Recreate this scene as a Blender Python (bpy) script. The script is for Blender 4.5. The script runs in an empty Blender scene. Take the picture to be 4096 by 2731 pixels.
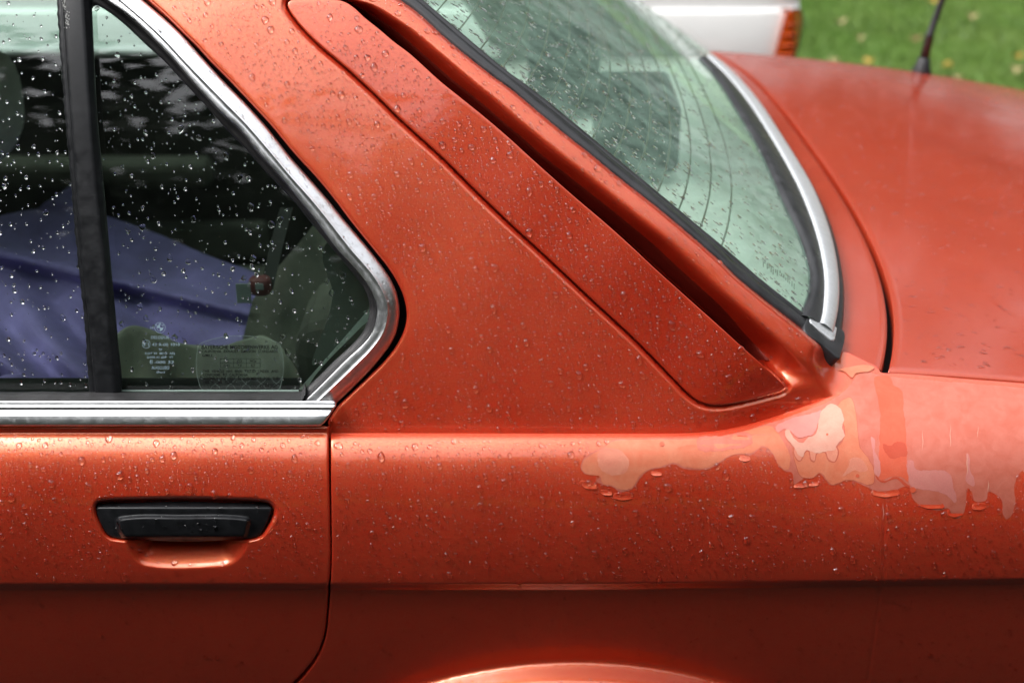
import bpy, bmesh, math, random
import numpy as np
from mathutils import Vector, Matrix
from mathutils.geometry import delaunay_2d_cdt

rng = np.random.default_rng(7)
random.seed(7)
SC = bpy.context.scene
COL = SC.collection

# ------------------------------------------------------------------ camera, world, sun, exposure
F = 50.0 / 36.0 * 4096.0
PITCH = math.radians(25.0)
CAM = np.array([0.0, -1.26, 1.587])
cd = bpy.data.cameras.new('camera')
cam = bpy.data.objects.new('camera', cd)
COL.objects.link(cam)
cam.location = CAM
cam.rotation_euler = (math.pi / 2 - PITCH, 0, 0)
cd.lens = 50
cd.sensor_width = 36
cd.clip_start = 0.02
cd.clip_end = 500
cd.dof.use_dof = True
cd.dof.focus_distance = 1.45
cd.dof.aperture_fstop = 4.0
SC.camera = cam

SUN_EL, SUN_AZ = math.radians(52), math.radians(-75)   # azimuth measured from -Y (behind the camera) towards +X
w = bpy.data.worlds.new('World')
SC.world = w
w.use_nodes = True
wn, wl = w.node_tree.nodes, w.node_tree.links
bg = wn['Background']
sky = wn.new('ShaderNodeTexSky')
sky.sky_type = 'NISHITA'
sky.sun_disc = False
sky.sun_elevation = SUN_EL
sky.sun_rotation = math.pi - SUN_AZ
sky.dust_density = 3.0
sky.air_density = 1.0
hsv = wn.new('ShaderNodeHueSaturation')
hsv.inputs['Saturation'].default_value = 0.12          # overcast: hardly any blue left
wl.new(sky.outputs[0], hsv.inputs['Color'])
wtc = wn.new('ShaderNodeTexCoord')
cln = wn.new('ShaderNodeTexNoise')                      # cloud mottling, the same all round the sky
cln.inputs['Scale'].default_value = 2.2
cln.inputs['Detail'].default_value = 4.0
wl.new(wtc.outputs['Generated'], cln.inputs['Vector'])
clr = wn.new('ShaderNodeMapRange')
clr.inputs['From Min'].default_value = 0.3
clr.inputs['From Max'].default_value = 0.7
clr.inputs['To Min'].default_value = 0.8
clr.inputs['To Max'].default_value = 1.25
wl.new(cln.outputs['Fac'], clr.inputs['Value'])
mul = wn.new('ShaderNodeVectorMath')
mul.operation = 'SCALE'
wl.new(hsv.outputs['Color'], mul.inputs[0])
wl.new(clr.outputs['Result'], mul.inputs['Scale'])
# an overcast sky is about three times as bright overhead as at the horizon
sep = wn.new('ShaderNodeSeparateXYZ')
wl.new(wtc.outputs['Generated'], sep.inputs[0])
ovc = wn.new('ShaderNodeMapRange')
ovc.inputs['From Min'].default_value = 0.0
ovc.inputs['From Max'].default_value = 1.0
ovc.inputs['To Min'].default_value = 0.45
ovc.inputs['To Max'].default_value = 2.6
wl.new(sep.outputs['Z'], ovc.inputs['Value'])
mul2 = wn.new('ShaderNodeVectorMath')
mul2.operation = 'SCALE'
wl.new(mul.outputs[0], mul2.inputs[0])
wl.new(ovc.outputs['Result'], mul2.inputs['Scale'])
wl.new(mul2.outputs[0], bg.inputs['Color'])
bg.inputs['Strength'].default_value = 0.15

sd_ = bpy.data.lights.new('sun', 'SUN')
sd_.energy = 0.5
sd_.angle = math.radians(35)
sd_.color = (1.0, 0.97, 0.93)
sun = bpy.data.objects.new('sun', sd_)
COL.objects.link(sun)
sdir = Vector((math.sin(SUN_AZ) * math.cos(SUN_EL), -math.cos(SUN_AZ) * math.cos(SUN_EL), math.sin(SUN_EL)))
sun.rotation_euler = sdir.to_track_quat('Z', 'Y').to_euler()
sun.location = sdir * 20

SC.view_settings.view_transform = 'Standard'
SC.view_settings.look = 'None'
SC.view_settings.gamma = 1.0
SC.view_settings.use_curve_mapping = False
SC.view_settings.exposure = 0.88
SC.render.engine = 'CYCLES'
SC.cycles.use_denoising = True
SC.cycles.max_bounces = 14
SC.cycles.transmission_bounces = 12
SC.cycles.transparent_max_bounces = 16
SC.cycles.sample_clamp_indirect = 4.0
SC.cycles.blur_glossy = 0.3

# ------------------------------------------------------------------ materials
MATS = {}


def new_mat(name):
    m = bpy.data.materials.new(name)
    m.use_nodes = True
    MATS[name] = m
    nt = m.node_tree
    return m, nt.nodes, nt.links, nt.nodes['Principled BSDF']


def setp(b, **kw):
    for k, v in kw.items():
        k = k.replace('_', ' ')
        if k in ('Base Color', 'Coat Tint', 'Specular Tint') and len(v) == 3:
            v = (*v, 1)
        b.inputs[k].default_value = v


def noise(N, L, scale, detail=3.0, rough=0.5, dist=0.0, stretch=None):
    t = N.new('ShaderNodeTexCoord')
    n = N.new('ShaderNodeTexNoise')
    n.inputs['Scale'].default_value = scale
    n.inputs['Detail'].default_value = detail
    n.inputs['Roughness'].default_value = rough
    n.inputs['Distortion'].default_value = dist
    if stretch:
        mp = N.new('ShaderNodeMapping')
        mp.inputs['Scale'].default_value = stretch
        L.new(t.outputs['Object'], mp.inputs['Vector'])
        L.new(mp.outputs[0], n.inputs['Vector'])
    else:
        L.new(t.outputs['Object'], n.inputs['Vector'])
    return n.outputs['Fac']


def remap(N, L, sock, a, b, c, d):
    r = N.new('ShaderNodeMapRange')
    for k, v in zip(('From Min', 'From Max', 'To Min', 'To Max'), (a, b, c, d)):
        r.inputs[k].default_value = v
    L.new(sock, r.inputs['Value'])
    return r.outputs['Result']


def mixc(N, L, fac, ca, cb, blend='MIX'):
    m = N.new('ShaderNodeMix')
    m.data_type = 'RGBA'
    m.blend_type = blend
    if isinstance(fac, (int, float)):
        m.inputs[0].default_value = fac
    else:
        L.new(fac, m.inputs[0])
    for i, c in ((6, ca), (7, cb)):
        if isinstance(c, (tuple, list)):
            m.inputs[i].default_value = (*c[:3], 1)
        else:
            L.new(c, m.inputs[i])
    return m.outputs[2]


def bump(N, L, B, sock, strength, dist):
    b = N.new('ShaderNodeBump')
    b.inputs['Strength'].default_value = strength
    b.inputs['Distance'].default_value = dist
    L.new(sock, b.inputs['Height'])
    L.new(b.outputs[0], B.inputs['Normal'])
    return b


def paint(name, red, red2, copper, flakes=0.42, rough=0.42, coat_ior=1.55, coat_rough=0.03):
    """solid red under-colour with copper metal flakes in it, under a clear coat"""
    m, N, L, B = new_mat(name)
    fl = noise(N, L, 7000, 0.0)
    big = noise(N, L, 4.0, 5.0, 0.6, 0.4)
    streak = noise(N, L, 9.0, 4.0, 0.6, 0.2, (1.0, 1.0, 0.25))
    c = mixc(N, L, remap(N, L, big, 0.35, 0.7, 0, 1), red, red2)
    th = 0.5 + (0.5 - flakes) * 0.36
    mask = remap(N, L, fl, th - 0.05, th + 0.05, 0, 1)
    L.new(mixc(N, L, mask, c, copper), B.inputs['Base Color'])
    L.new(mask, B.inputs['Metallic'])
    setp(B, Coat_Weight=1.0, Coat_IOR=coat_ior, Specular_IOR_Level=0.2)
    L.new(remap(N, L, streak, 0.3, 0.7, rough - 0.04, rough + 0.06), B.inputs['Roughness'])
    L.new(remap(N, L, noise(N, L, 14.0, 6.0, 0.65, 0.6), 0.4, 0.75, coat_rough, coat_rough + 0.10), B.inputs['Coat Roughness'])
    bb = N.new('ShaderNodeBump')
    bb.inputs['Strength'].default_value = 0.04
    bb.inputs['Distance'].default_value = 0.0006
    L.new(noise(N, L, 130, 2.0), bb.inputs['Height'])
    L.new(bb.outputs[0], B.inputs['Coat Normal'])
    return m


paint('body_paint', (0.54, 0.010, 0.002), (0.49, 0.008, 0.002), (0.69, 0.24, 0.095), flakes=0.40)
paint('vent_paint', (0.45, 0.009, 0.002), (0.41, 0.007, 0.002), (0.67, 0.165, 0.06), flakes=0.38, rough=0.40)
paint('lid_paint', (0.36, 0.026, 0.009), (0.32, 0.020, 0.006), (0.64, 0.18, 0.07), flakes=0.20, rough=0.45, coat_rough=0.10)


def bare(name, col, col2, rough=0.42, metallic=0.45, scale=60):
    m, N, L, B = new_mat(name)
    fl = noise(N, L, 2200, 2.0)
    bl = noise(N, L, scale, 5.0, 0.6, 0.8)
    c = mixc(N, L, remap(N, L, bl, 0.35, 0.68, 0, 1), col, col2)
    v = remap(N, L, fl, 0.3, 0.7, 0.86, 1.14)
    vm = N.new('ShaderNodeVectorMath')
    vm.operation = 'SCALE'
    L.new(c, vm.inputs[0])
    L.new(v, vm.inputs['Scale'])
    L.new(vm.outputs[0], B.inputs['Base Color'])
    setp(B, Metallic=metallic, Roughness=rough, Coat_Weight=0.12, Coat_Roughness=0.25)
    bump(N, L, B, fl, 0.3, 0.0002)
    return m


bare('bare_pink', (0.57, 0.155, 0.105), (0.52, 0.115, 0.07))
bare('bare_orange', (0.62, 0.19, 0.10), (0.60, 0.145, 0.07), metallic=0.35)
bare('bare_coral', (0.62, 0.19, 0.12), (0.66, 0.24, 0.15))
bare('bare_cream', (0.64, 0.31, 0.225), (0.60, 0.25, 0.175))
bare('bare_red', (0.62, 0.105, 0.05), (0.60, 0.085, 0.035), metallic=0.35)
bare('bare_red_deep', (0.50, 0.055, 0.02), (0.52, 0.07, 0.03), metallic=0.3)
bare('bare_rose', (0.58, 0.18, 0.15), (0.60, 0.21, 0.17))
bare('tide_line', (0.50, 0.105, 0.06), (0.46, 0.085, 0.045), metallic=0.3)


def plain(name, col, rough=0.5, metallic=0.0, spec=0.5, coat=0.0, nscale=0, namt=0.0, bmp=0.0, bscale=300, **kw):
    m, N, L, B = new_mat(name)
    setp(B, Base_Color=col, Roughness=rough, Metallic=metallic, Specular_IOR_Level=spec, Coat_Weight=coat)
    if nscale:
        n = noise(N, L, nscale, 5.0, 0.6)
        c2 = tuple(min(1, x * (1 + namt)) for x in col)
        c1 = tuple(x * (1 - namt) for x in col)
        L.new(mixc(N, L, remap(N, L, n, 0.3, 0.7, 0, 1), c1, c2), B.inputs['Base Color'])
        L.new(remap(N, L, n, 0.3, 0.7, max(0.02, rough - 0.12), min(1, rough + 0.12)), B.inputs['Roughness'])
    if bmp:
        bump(N, L, B, noise(N, L, bscale, 4.0), bmp, 0.001)
    return m


plain('black_plastic', (0.009, 0.0095, 0.011), 0.42, spec=0.3, nscale=90, namt=0.3, bmp=0.12, bscale=1800)
plain('black_rubber', (0.020, 0.019, 0.020), 0.5, nscale=60, namt=0.35, bmp=0.25, bscale=900)
plain('gasket_rubber', (0.024, 0.024, 0.026), 0.38, nscale=40, namt=0.35, bmp=0.15, bscale=700)
plain('dark_gap', (0.004, 0.003, 0.003), 0.9, spec=0.1)
plain('slot_shade_red', (0.12, 0.010, 0.005), 0.6, spec=0.2)  # colour stands in for the shade inside the vent slot
plain('underbody', (0.02, 0.018, 0.017), 0.9, spec=0.2)
plain('interior_dark', (0.014, 0.017, 0.013), 0.75, nscale=20, namt=0.4)
plain('interior_olive', (0.022, 0.022, 0.014), 0.8, nscale=12, namt=0.5)
plain('upholstery', (0.10, 0.105, 0.08), 0.9, nscale=25, namt=0.25, bmp=0.3, bscale=350)
plain('shelf_cloth', (0.84, 0.87, 0.80), 0.95, nscale=30, namt=0.15, bmp=0.3, bscale=500)
plain('headrest_cloth', (0.010, 0.013, 0.012), 0.8, nscale=30, namt=0.2)
plain('pillar_trim', (0.22, 0.24, 0.20), 0.7, nscale=18, namt=0.2)
plain('sill_metal', (0.82, 0.85, 0.83), 0.35)
plain('purple_cloth', (0.19, 0.155, 0.36), 0.95, nscale=14, namt=0.25, bmp=0.4, bscale=260)
plain('khaki_cloth', (0.33, 0.34, 0.265), 0.95, nscale=14, namt=0.25, bmp=0.4, bscale=260)
plain('tan_cloth', (0.42, 0.34, 0.38), 0.95, nscale=14, namt=0.25)
plain('pale_cloth', (0.42, 0.42, 0.37), 0.9, nscale=14, namt=0.2)
plain('red_print', (0.15, 0.04, 0.04), 0.6)
plain('white_print', (0.30, 0.34, 0.33), 0.6)
plain('white_paint', (0.78, 0.775, 0.75), 0.25, coat=0.8, nscale=3, namt=0.02)
plain('car_glass_dark', (0.02, 0.025, 0.025), 0.05, spec=0.8)
plain('tyre_rubber', (0.02, 0.02, 0.02), 0.85)
plain('rim_metal', (0.5, 0.5, 0.5), 0.35, metallic=0.9)
plain('amber_lens', (0.62, 0.085, 0.008), 0.2, coat=1.0)
plain('red_lens', (0.30, 0.012, 0.006), 0.2, coat=1.0)
plain('antenna_black', (0.02, 0.02, 0.022), 0.45)
plain('black_ink', (0.006, 0.006, 0.006), 0.7, spec=0.1)
plain('etch_white', (0.22, 0.30, 0.35), 0.8, spec=0.1)
plain('film_edge', (0.16, 0.22, 0.19), 0.5)
plain('amber_wire', (0.10, 0.075, 0.03), 0.5)
plain('speckle_white', (0.75, 0.75, 0.72), 0.8)
plain('flake_paint', (0.50, 0.07, 0.022), 0.25, coat=1.0, nscale=200, namt=0.35)
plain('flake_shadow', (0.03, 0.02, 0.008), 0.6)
plain('leaf_yellow', (0.42, 0.25, 0.04), 0.7, nscale=30, namt=0.3)
plain('leaf_brown', (0.16, 0.09, 0.03), 0.7, nscale=30, namt=0.3)
plain('leaf_pale', (0.34, 0.27, 0.13), 0.7, nscale=30, namt=0.3)
plain('tree_leaves', (0.018, 0.034, 0.009), 0.7, nscale=1.5, namt=0.5)
plain('tree_bark', (0.06, 0.045, 0.03), 0.9)


def chrome(name, rough=0.07):
    m, N, L, B = new_mat(name)
    n = noise(N, L, 120, 5.0, 0.7, 0.5)
    L.new(mixc(N, L, remap(N, L, n, 0.5, 0.85, 0, 1), (0.86, 0.87, 0.88), (0.56, 0.57, 0.56)), B.inputs['Base Color'])
    L.new(remap(N, L, n, 0.45, 0.8, rough, rough + 0.2), B.inputs['Roughness'])
    setp(B, Metallic=1.0)
    return m


chrome('chrome')
chrome('anodised', 0.30)
chrome('brushed_trim', 0.52)


def glass_sheet(name, tint, refl=1.0, film=0.0, filmcol=(0.5, 0.6, 0.55)):
    m, N, L, B = new_mat(name)
    N.remove(B)
    out = N['Material Output']
    tr = N.new('ShaderNodeBsdfTransparent')
    tr.inputs[0].default_value = (*tint, 1)
    gl = N.new('ShaderNodeBsdfGlossy')
    gl.inputs['Roughness'].default_value = 0.01
    fr = N.new('ShaderNodeFresnel')
    fr.inputs['IOR'].default_value = 1.52
    k = N.new('ShaderNodeMath')
    k.operation = 'MULTIPLY'
    k.use_clamp = True
    k.inputs[1].default_value = 1.7 * refl          # both faces of the pane
    L.new(fr.outputs[0], k.inputs[0])
    mx = N.new('ShaderNodeMixShader')
    L.new(k.outputs[0], mx.inputs[0])
    L.new(tr.outputs[0], mx.inputs[1])
    L.new(gl.outputs[0], mx.inputs[2])
    last = mx
    if film:
        df = N.new('ShaderNodeBsdfDiffuse')
        df.inputs[0].default_value = (*filmcol, 1)
        n = noise(N, L, 30, 5.0, 0.6, 0.5)
        m2 = N.new('ShaderNodeMixShader')
        L.new(remap(N, L, n, 0.3, 0.75, film * 0.4, film * 1.5), m2.inputs[0])
        L.new(mx.outputs[0], m2.inputs[1])
        L.new(df.outputs[0], m2.inputs[2])
        last = m2
    L.new(last.outputs[0], out.inputs['Surface'])
    return m


glass_sheet('side_glass', (0.66, 0.80, 0.73), film=0.004)
glass_sheet('rear_glass', (0.86, 0.98, 0.91), refl=0.45, film=0.19, filmcol=(0.48, 0.72, 0.58))
glass_sheet('far_glass', (0.66, 0.80, 0.73))
glass_sheet('sticker_film', (0.9, 0.93, 0.9), refl=0.3, film=0.03)

m, N, L, B = new_mat('water')
setp(B, Base_Color=(1, 1, 1), Roughness=0.085, IOR=1.40, Transmission_Weight=1.0)

m, N, L, B = new_mat('water_on_glass')
setp(B, Base_Color=(1, 1, 1), Roughness=0.085, IOR=1.25, Transmission_Weight=1.0)

m, N, L, B = new_mat('lawn_ground')
n1 = noise(N, L, 1.1, 6.0, 0.65, 0.4)
n2 = noise(N, L, 9.0, 6.0, 0.7, 0.6)
c1 = mixc(N, L, remap(N, L, n1, 0.35, 0.65, 0, 1), (0.050, 0.115, 0.010), (0.090, 0.150, 0.022))
c2 = mixc(N, L, remap(N, L, n2, 0.45, 0.75, 0, 0.75), c1, (0.12, 0.17, 0.045))
L.new(c2, B.inputs['Base Color'])
setp(B, Roughness=0.85, Specular_IOR_Level=0.2)
bump(N, L, B, noise(N, L, 60, 5.0, 0.7), 0.8, 0.03)

plain('wet_asphalt', (0.011, 0.0105, 0.010), 0.9, spec=0.1, nscale=40, namt=0.3, bmp=0.4, bscale=160)
plain('grass_blade', (0.085, 0.165, 0.020), 0.6, nscale=2.0, namt=0.45)


# ------------------------------------------------------------------ rays of the photograph's viewpoint (used to place outlines on real surfaces)
cP, sP = math.cos(PITCH), math.sin(PITCH)


def dirs(px, py):
    px = np.asarray(px, float)
    py = np.asarray(py, float)
    v = (1365.5 - py) / F
    return (px - 2048.0) / F, cP + v * sP, -sP + v * cP


def at_depth(px, py, Y):
    u, dy, dz = dirs(px, py)
    t = (Y - CAM[1]) / dy
    return np.stack([u * t, Y + 0 * t, CAM[2] + t * dz], -1)


def march(keys, py0, Y0, lo, hi, st=2.0):
    """section curve of a panel from the elevation of its normal: returns depth Y as a function of the row it is seen in"""
    k = np.array(keys, float)

    def run(arr):
        _, dy, dz = dirs(0, py0)
        P = np.array([Y0, CAM[2] + (Y0 - CAM[1]) / dy * dz])
        out = [(py0, Y0)]
        for a, b in zip(arr[:-1], arr[1:]):
            ph = math.radians(float(np.interp((a + b) / 2, k[:, 0], k[:, 1])))
            T = np.array([math.sin(ph), math.cos(ph)])
            _, dy, dz = dirs(0, b)
            q = P - CAM[1:]
            P = P - (q[0] * dz - q[1] * dy) / (T[0] * dz - T[1] * dy) * T
            out.append((b, P[0]))
        return out
    o = np.array(sorted(set(run(np.arange(py0, lo - 1, -st)) + run(np.arange(py0, hi + 1, st)))))
    return lambda py: np.interp(py, o[:, 0], o[:, 1])


def sstep(a, b, x):
    t = np.clip((np.asarray(x, float) - a) / (b - a), 0, 1)
    return t * t * (3 - 2 * t)


LOW = [(2300, -3), (2330, -6), (2336, -40), (2351, -42), (2362, -16), (2450, -11), (2731, -15), (3300, -30)]
YA = march([(1500, 84), (1738, 82), (1748, 74), (1765, 54), (1800, 40), (1850, 29), (1900, 22), (1990, 14), (2100, 7), (2200, 2)] + LOW, 2330, 0, 1500, 3300)
YB = march([(1200, 76), (1500, 74), (1600, 64), (1700, 52), (1800, 41), (1900, 30), (2000, 20), (2100, 10), (2200, 3)] + LOW, 2330, 0, 1200, 3300)
YD = march([(1600, 60), (1704, 62), (1711, 48), (1715, -8), (1730, -8), (1733, 64), (1760, 52), (1800, 39), (1850, 28), (1900, 22), (1990, 14), (2100, 7), (2200, 2)] + LOW, 2330, 0, 1600, 3300)
YP = march([(-900, 60), (-300, 42), (0, 34), (250, 28), (600, 24), (1000, 21), (1400, 18), (1733, 16), (1900, 16)], 1733, float(YA(1733)) + 0.016, -900, 1900)


def poly(pts):
    return np.array(pts, float)


def smooth(pts, step=8.0, closed=False, sharp=()):
    """Catmull-Rom resampling of a traced outline"""
    p = poly(pts)
    n = len(p)
    out = []
    m = n if closed else n - 1
    for i in range(m):
        a, b = p[i], p[(i + 1) % n]
        pa = p[(i - 1) % n] if (closed or i > 0) else 2 * a - b
        pb = p[(i + 2) % n] if (closed or i + 2 < n) else 2 * b - a
        if i in sharp:
            pa = 2 * a - b
        if (i + 1) % n in sharp:
            pb = 2 * b - a
        L_ = np.linalg.norm(b - a)
        k = max(1, int(round(L_ / step)))
        m1, m2 = (b - pa) / 2, (pb - a) / 2
        la, lb = np.linalg.norm(a - pa) + 1e-9, np.linalg.norm(pb - b) + 1e-9
        m1 = (a - pa) / la * L_ * 0.5 + (b - a) * 0.5
        m2 = (pb - b) / lb * L_ * 0.5 + (b - a) * 0.5
        for j in range(k):
            t = j / k
            h1, h2, h3, h4 = 2*t**3-3*t**2+1, t**3-2*t**2+t, -2*t**3+3*t**2, t**3-t**2
            out.append(h1 * a + h2 * m1 + h3 * b + h4 * m2)
    if not closed:
        out.append(p[-1])
    return np.array(out)


def resample(p, n):
    p = np.asarray(p, float)
    d = np.r_[0, np.cumsum(np.linalg.norm(np.diff(p, axis=0), axis=1))]
    t = np.linspace(0, d[-1], n)
    return np.stack([np.interp(t, d, p[:, k]) for k in range(p.shape[1])], -1)


def seg_dist(P, pl, closed=True):
    """distance of points to a polyline"""
    A = pl if closed else pl[:-1]
    Bq = np.roll(pl, -1, 0) if closed else pl[1:]
    best = np.full(len(P), 1e9)
    for a, b in zip(A, Bq):
        ab = b - a
        l2 = ab @ ab
        if l2 == 0:
            continue
        t = np.clip(((P - a) @ ab) / l2, 0, 1)
        q = a + t[:, None] * ab
        best = np.minimum(best, ((P - q) ** 2).sum(1))
    return np.sqrt(best)


def inside(P, pl):
    x, y = P[:, 0], P[:, 1]
    r = np.zeros(len(P), bool)
    for a, b in zip(pl, np.roll(pl, -1, 0)):
        if a[1] == b[1]:
            continue
        c = (a[1] > y) != (b[1] > y)
        r ^= c & (x < (b[0] - a[0]) * (y - a[1]) / (b[1] - a[1]) + a[0])
    return r


def sdist(P, pl):
    d = seg_dist(P, pl)
    return np.where(inside(P, pl), -d, d)


def area(pl):
    x, y = pl[:, 0], pl[:, 1]
    return 0.5 * np.sum(x * np.roll(y, -1) - np.roll(x, -1) * y)


def expand(pl, e):
    """offset a closed outline outwards by e"""
    s = 1 if area(pl) > 0 else -1
    d = np.roll(pl, -1, 0) - np.roll(pl, 1, 0)
    d /= np.linalg.norm(d, axis=1)[:, None] + 1e-9
    n = np.stack([d[:, 1], -d[:, 0]], -1) * s
    return pl + n * e


# ------------------------------------------------------------------ objects
def obj(name, verts, faces, mat, parent=None, smooth_=True, flip=False):
    me = bpy.data.meshes.new(name)
    verts = np.asarray(verts, np.float32)
    if isinstance(faces, np.ndarray) and faces.ndim == 2:
        k = faces.shape[1]
        if flip:
            faces = faces[:, ::-1]
        me.vertices.add(len(verts))
        me.vertices.foreach_set('co', verts.ravel())
        me.loops.add(faces.size)
        me.loops.foreach_set('vertex_index', faces.astype(np.int32).ravel())
        me.polygons.add(len(faces))
        me.polygons.foreach_set('loop_start', np.arange(0, faces.size, k, dtype=np.int32))
        me.update(calc_edges=True)
        me.validate()
    else:
        if flip:
            faces = [tuple(reversed(f)) for f in faces]
        me.from_pydata([tuple(map(float, v)) for v in verts], [], [tuple(map(int, f)) for f in faces])
        me.update()
    if smooth_:
        me.polygons.foreach_set('use_smooth', np.ones(len(me.polygons), bool))
    me.materials.append(MATS[mat])
    o = bpy.data.objects.new(name, me)
    COL.objects.link(o)
    if parent is not None:
        o.parent = parent
        o.matrix_parent_inverse = parent.matrix_world.inverted()
    return o


def thing(name, label, cat, loc=(0, 0, 0), group=None):
    o = bpy.data.objects.new(name, None)
    o.location = loc
    o.empty_display_size = 0.2
    COL.objects.link(o)
    o['label'] = label
    o['category'] = cat
    if group:
        o['group'] = group
    bpy.context.view_layer.update()
    return o


def tag(o, label=None, cat=None, group=None, kind=None):
    for k, v in (('label', label), ('category', cat), ('group', group), ('kind', kind)):
        if v:
            o[k] = v
    return o


def field_pos(field):
    return lambda px, py: at_depth(px, py, field(np.asarray(px, float), np.asarray(py, float)))


def normals(pos, px, py, e=3.0):
    px = np.asarray(px, float)
    py = np.asarray(py, float)
    a = pos(px + e, py) - pos(px - e, py)
    b = pos(px, py + e) - pos(px, py - e)
    n = np.cross(a, b)
    n /= np.linalg.norm(n, axis=-1)[..., None] + 1e-12
    s = ((CAM - pos(px, py)) * n).sum(-1)
    return np.where((s < 0)[..., None], -n, n)


def fill(pl, grid, extra=None, margin=0.55):
    """triangulate an outline with a regular grid of inner points; first len(pl) vertices are the outline"""
    lo, hi = pl.min(0), pl.max(0)
    gx = np.arange(lo[0] + grid * 0.37, hi[0], grid)
    gy = np.arange(lo[1] + grid * 0.41, hi[1], grid)
    G = np.stack(np.meshgrid(gx, gy), -1).reshape(-1, 2)
    G[:, 0] += (np.round((G[:, 1] - lo[1]) / grid) % 2) * grid * 0.5
    pts = [G]
    if extra is not None:
        pts.append(extra)
    G = np.concatenate(pts)
    G = G[inside(G, pl)]
    G = G[seg_dist(G, pl) > grid * margin]
    if extra is not None:
        key = np.round(G / (grid * 0.3)).astype(int)
        _, ix = np.unique(key, axis=0, return_index=True)
        G = G[np.sort(ix)]
    allp = np.concatenate([pl, G])
    n = len(pl)
    sc = 1000.0
    co = [Vector((float(a) / sc, float(b) / sc)) for a, b in allp]
    ed = [(i, (i + 1) % n) for i in range(n)]
    v, e, f, *_ = delaunay_2d_cdt(co, ed, [], 0, 1e-6)
    V = np.array([(a.x, a.y) for a in v]) * sc
    T = np.array([t for t in f if len(t) == 3], int)
    cen = V[T].mean(1)
    T = T[inside(cen, pl)]
    return V, T


def panel(name, pl, pos, mat, parent, grid=10.0, off=0.0, roll=0.0, drop=0.0, skirt=0.0, extra=None, step=None, edges=None):
    """a shaped panel: filled outline laid on a surface, edge rolled over (roll px, drop m) and a skirt going in"""
    pl = np.asarray(pl, float)
    if step:
        pl = resample(np.vstack([pl, pl[:1]]), int(np.linalg.norm(np.diff(np.vstack([pl, pl[:1]]), axis=0), axis=1).sum() / step))[:-1]
    V, T = fill(pl, grid, extra)
    P = pos(V[:, 0], V[:, 1])
    Nn = normals(pos, V[:, 0], V[:, 1])
    P = P + Nn * off
    # orient triangles to the camera
    a, b, c = P[T[:, 0]], P[T[:, 1]], P[T[:, 2]]
    s = (np.cross(b - a, c - a) * (CAM - a)).sum(1)
    T[s < 0] = T[s < 0][:, ::-1]
    verts = [P]
    faces = [T]
    if roll or skirt:
        n = len(pl)
        # outline vertices of the filled mesh (CDT keeps their order)
        ring = np.arange(n)
        basep = P[ring]
        ex1 = expand(pl, 1.0)
        bN = Nn[ring]
        out = pos(ex1[:, 0], ex1[:, 1]) + normals(pos, ex1[:, 0], ex1[:, 1]) * off - basep
        out -= (out * bN).sum(1)[:, None] * bN
        ol = np.linalg.norm(out, axis=1)[:, None] + 1e-12
        mpp = np.clip(ol, 1e-4, 6e-4)
        out = out / ol
        rings = []
        if roll:
            for k in range(1, 5):
                t = k / 4 * math.pi / 2
                rings.append(basep + out * mpp * roll * math.sin(t) - bN * drop * (1 - math.cos(t)))
        last = rings[-1] if rings else basep
        if skirt:
            rings.append(last - bN * skirt * 0.15)
            rings.append(last - bN * skirt)
        base = len(P)
        prev = ring
        for r in rings:
            verts.append(r)
            cur = np.arange(base, base + n)
            base += n
            nx, pn = np.roll(cur, -1), np.roll(prev, -1)
            q1 = np.stack([prev, pn, nx], -1)
            q2 = np.stack([prev, nx, cur], -1)
            faces += [q1, q2]
            prev = cur
        AV = np.concatenate(verts)
        if len(faces) > 1:
            # keep the rim wound like the face: image y points down, a positive area runs clockwise on screen
            if area(pl) < 0:
                faces = [faces[0]] + [f[:, ::-1] for f in faces[1:]]
        verts = [AV]
    return obj(name, np.concatenate(verts), np.concatenate(faces), mat, parent)


def band3(name, rows, mat, parent, close=False):
    """loft a list of equally long 3D polylines"""
    R = np.array(rows)
    m, n = R.shape[:2]
    V = R.reshape(-1, 3)
    f = []
    for i in range(m - 1):
        a = i * n + np.arange(n - 1)
        f.append(np.stack([a, a + 1, a + n + 1, a + n], -1))
    f = np.concatenate(f)
    A = V[f[:, 0]]
    nn = np.cross(V[f[:, 1]] - A, V[f[:, 3]] - A)
    s = (nn * (CAM - A)).sum(1).sum()
    return obj(name, V, f if s > 0 else f[:, ::-1], mat, parent)


def box(name, lo, hi, mat, parent, bevel=0.0):
    bm = bmesh.new()
    bmesh.ops.create_cube(bm, size=1.0)
    lo, hi = np.array(lo, float), np.array(hi, float)
    for v in bm.verts:
        v.co = Vector(lo + (np.array(v.co) + 0.5) * (hi - lo))
    if bevel:
        bmesh.ops.bevel(bm, geom=bm.edges[:], offset=bevel, segments=3, affect='EDGES', profile=0.5)
    V = np.array([v.co[:] for v in bm.verts])
    bm.verts.index_update()
    fs = [[v.index for v in f.verts] for f in bm.faces]
    bm.free()
    return obj(name, V, fs, mat, parent, smooth_=False)


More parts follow.
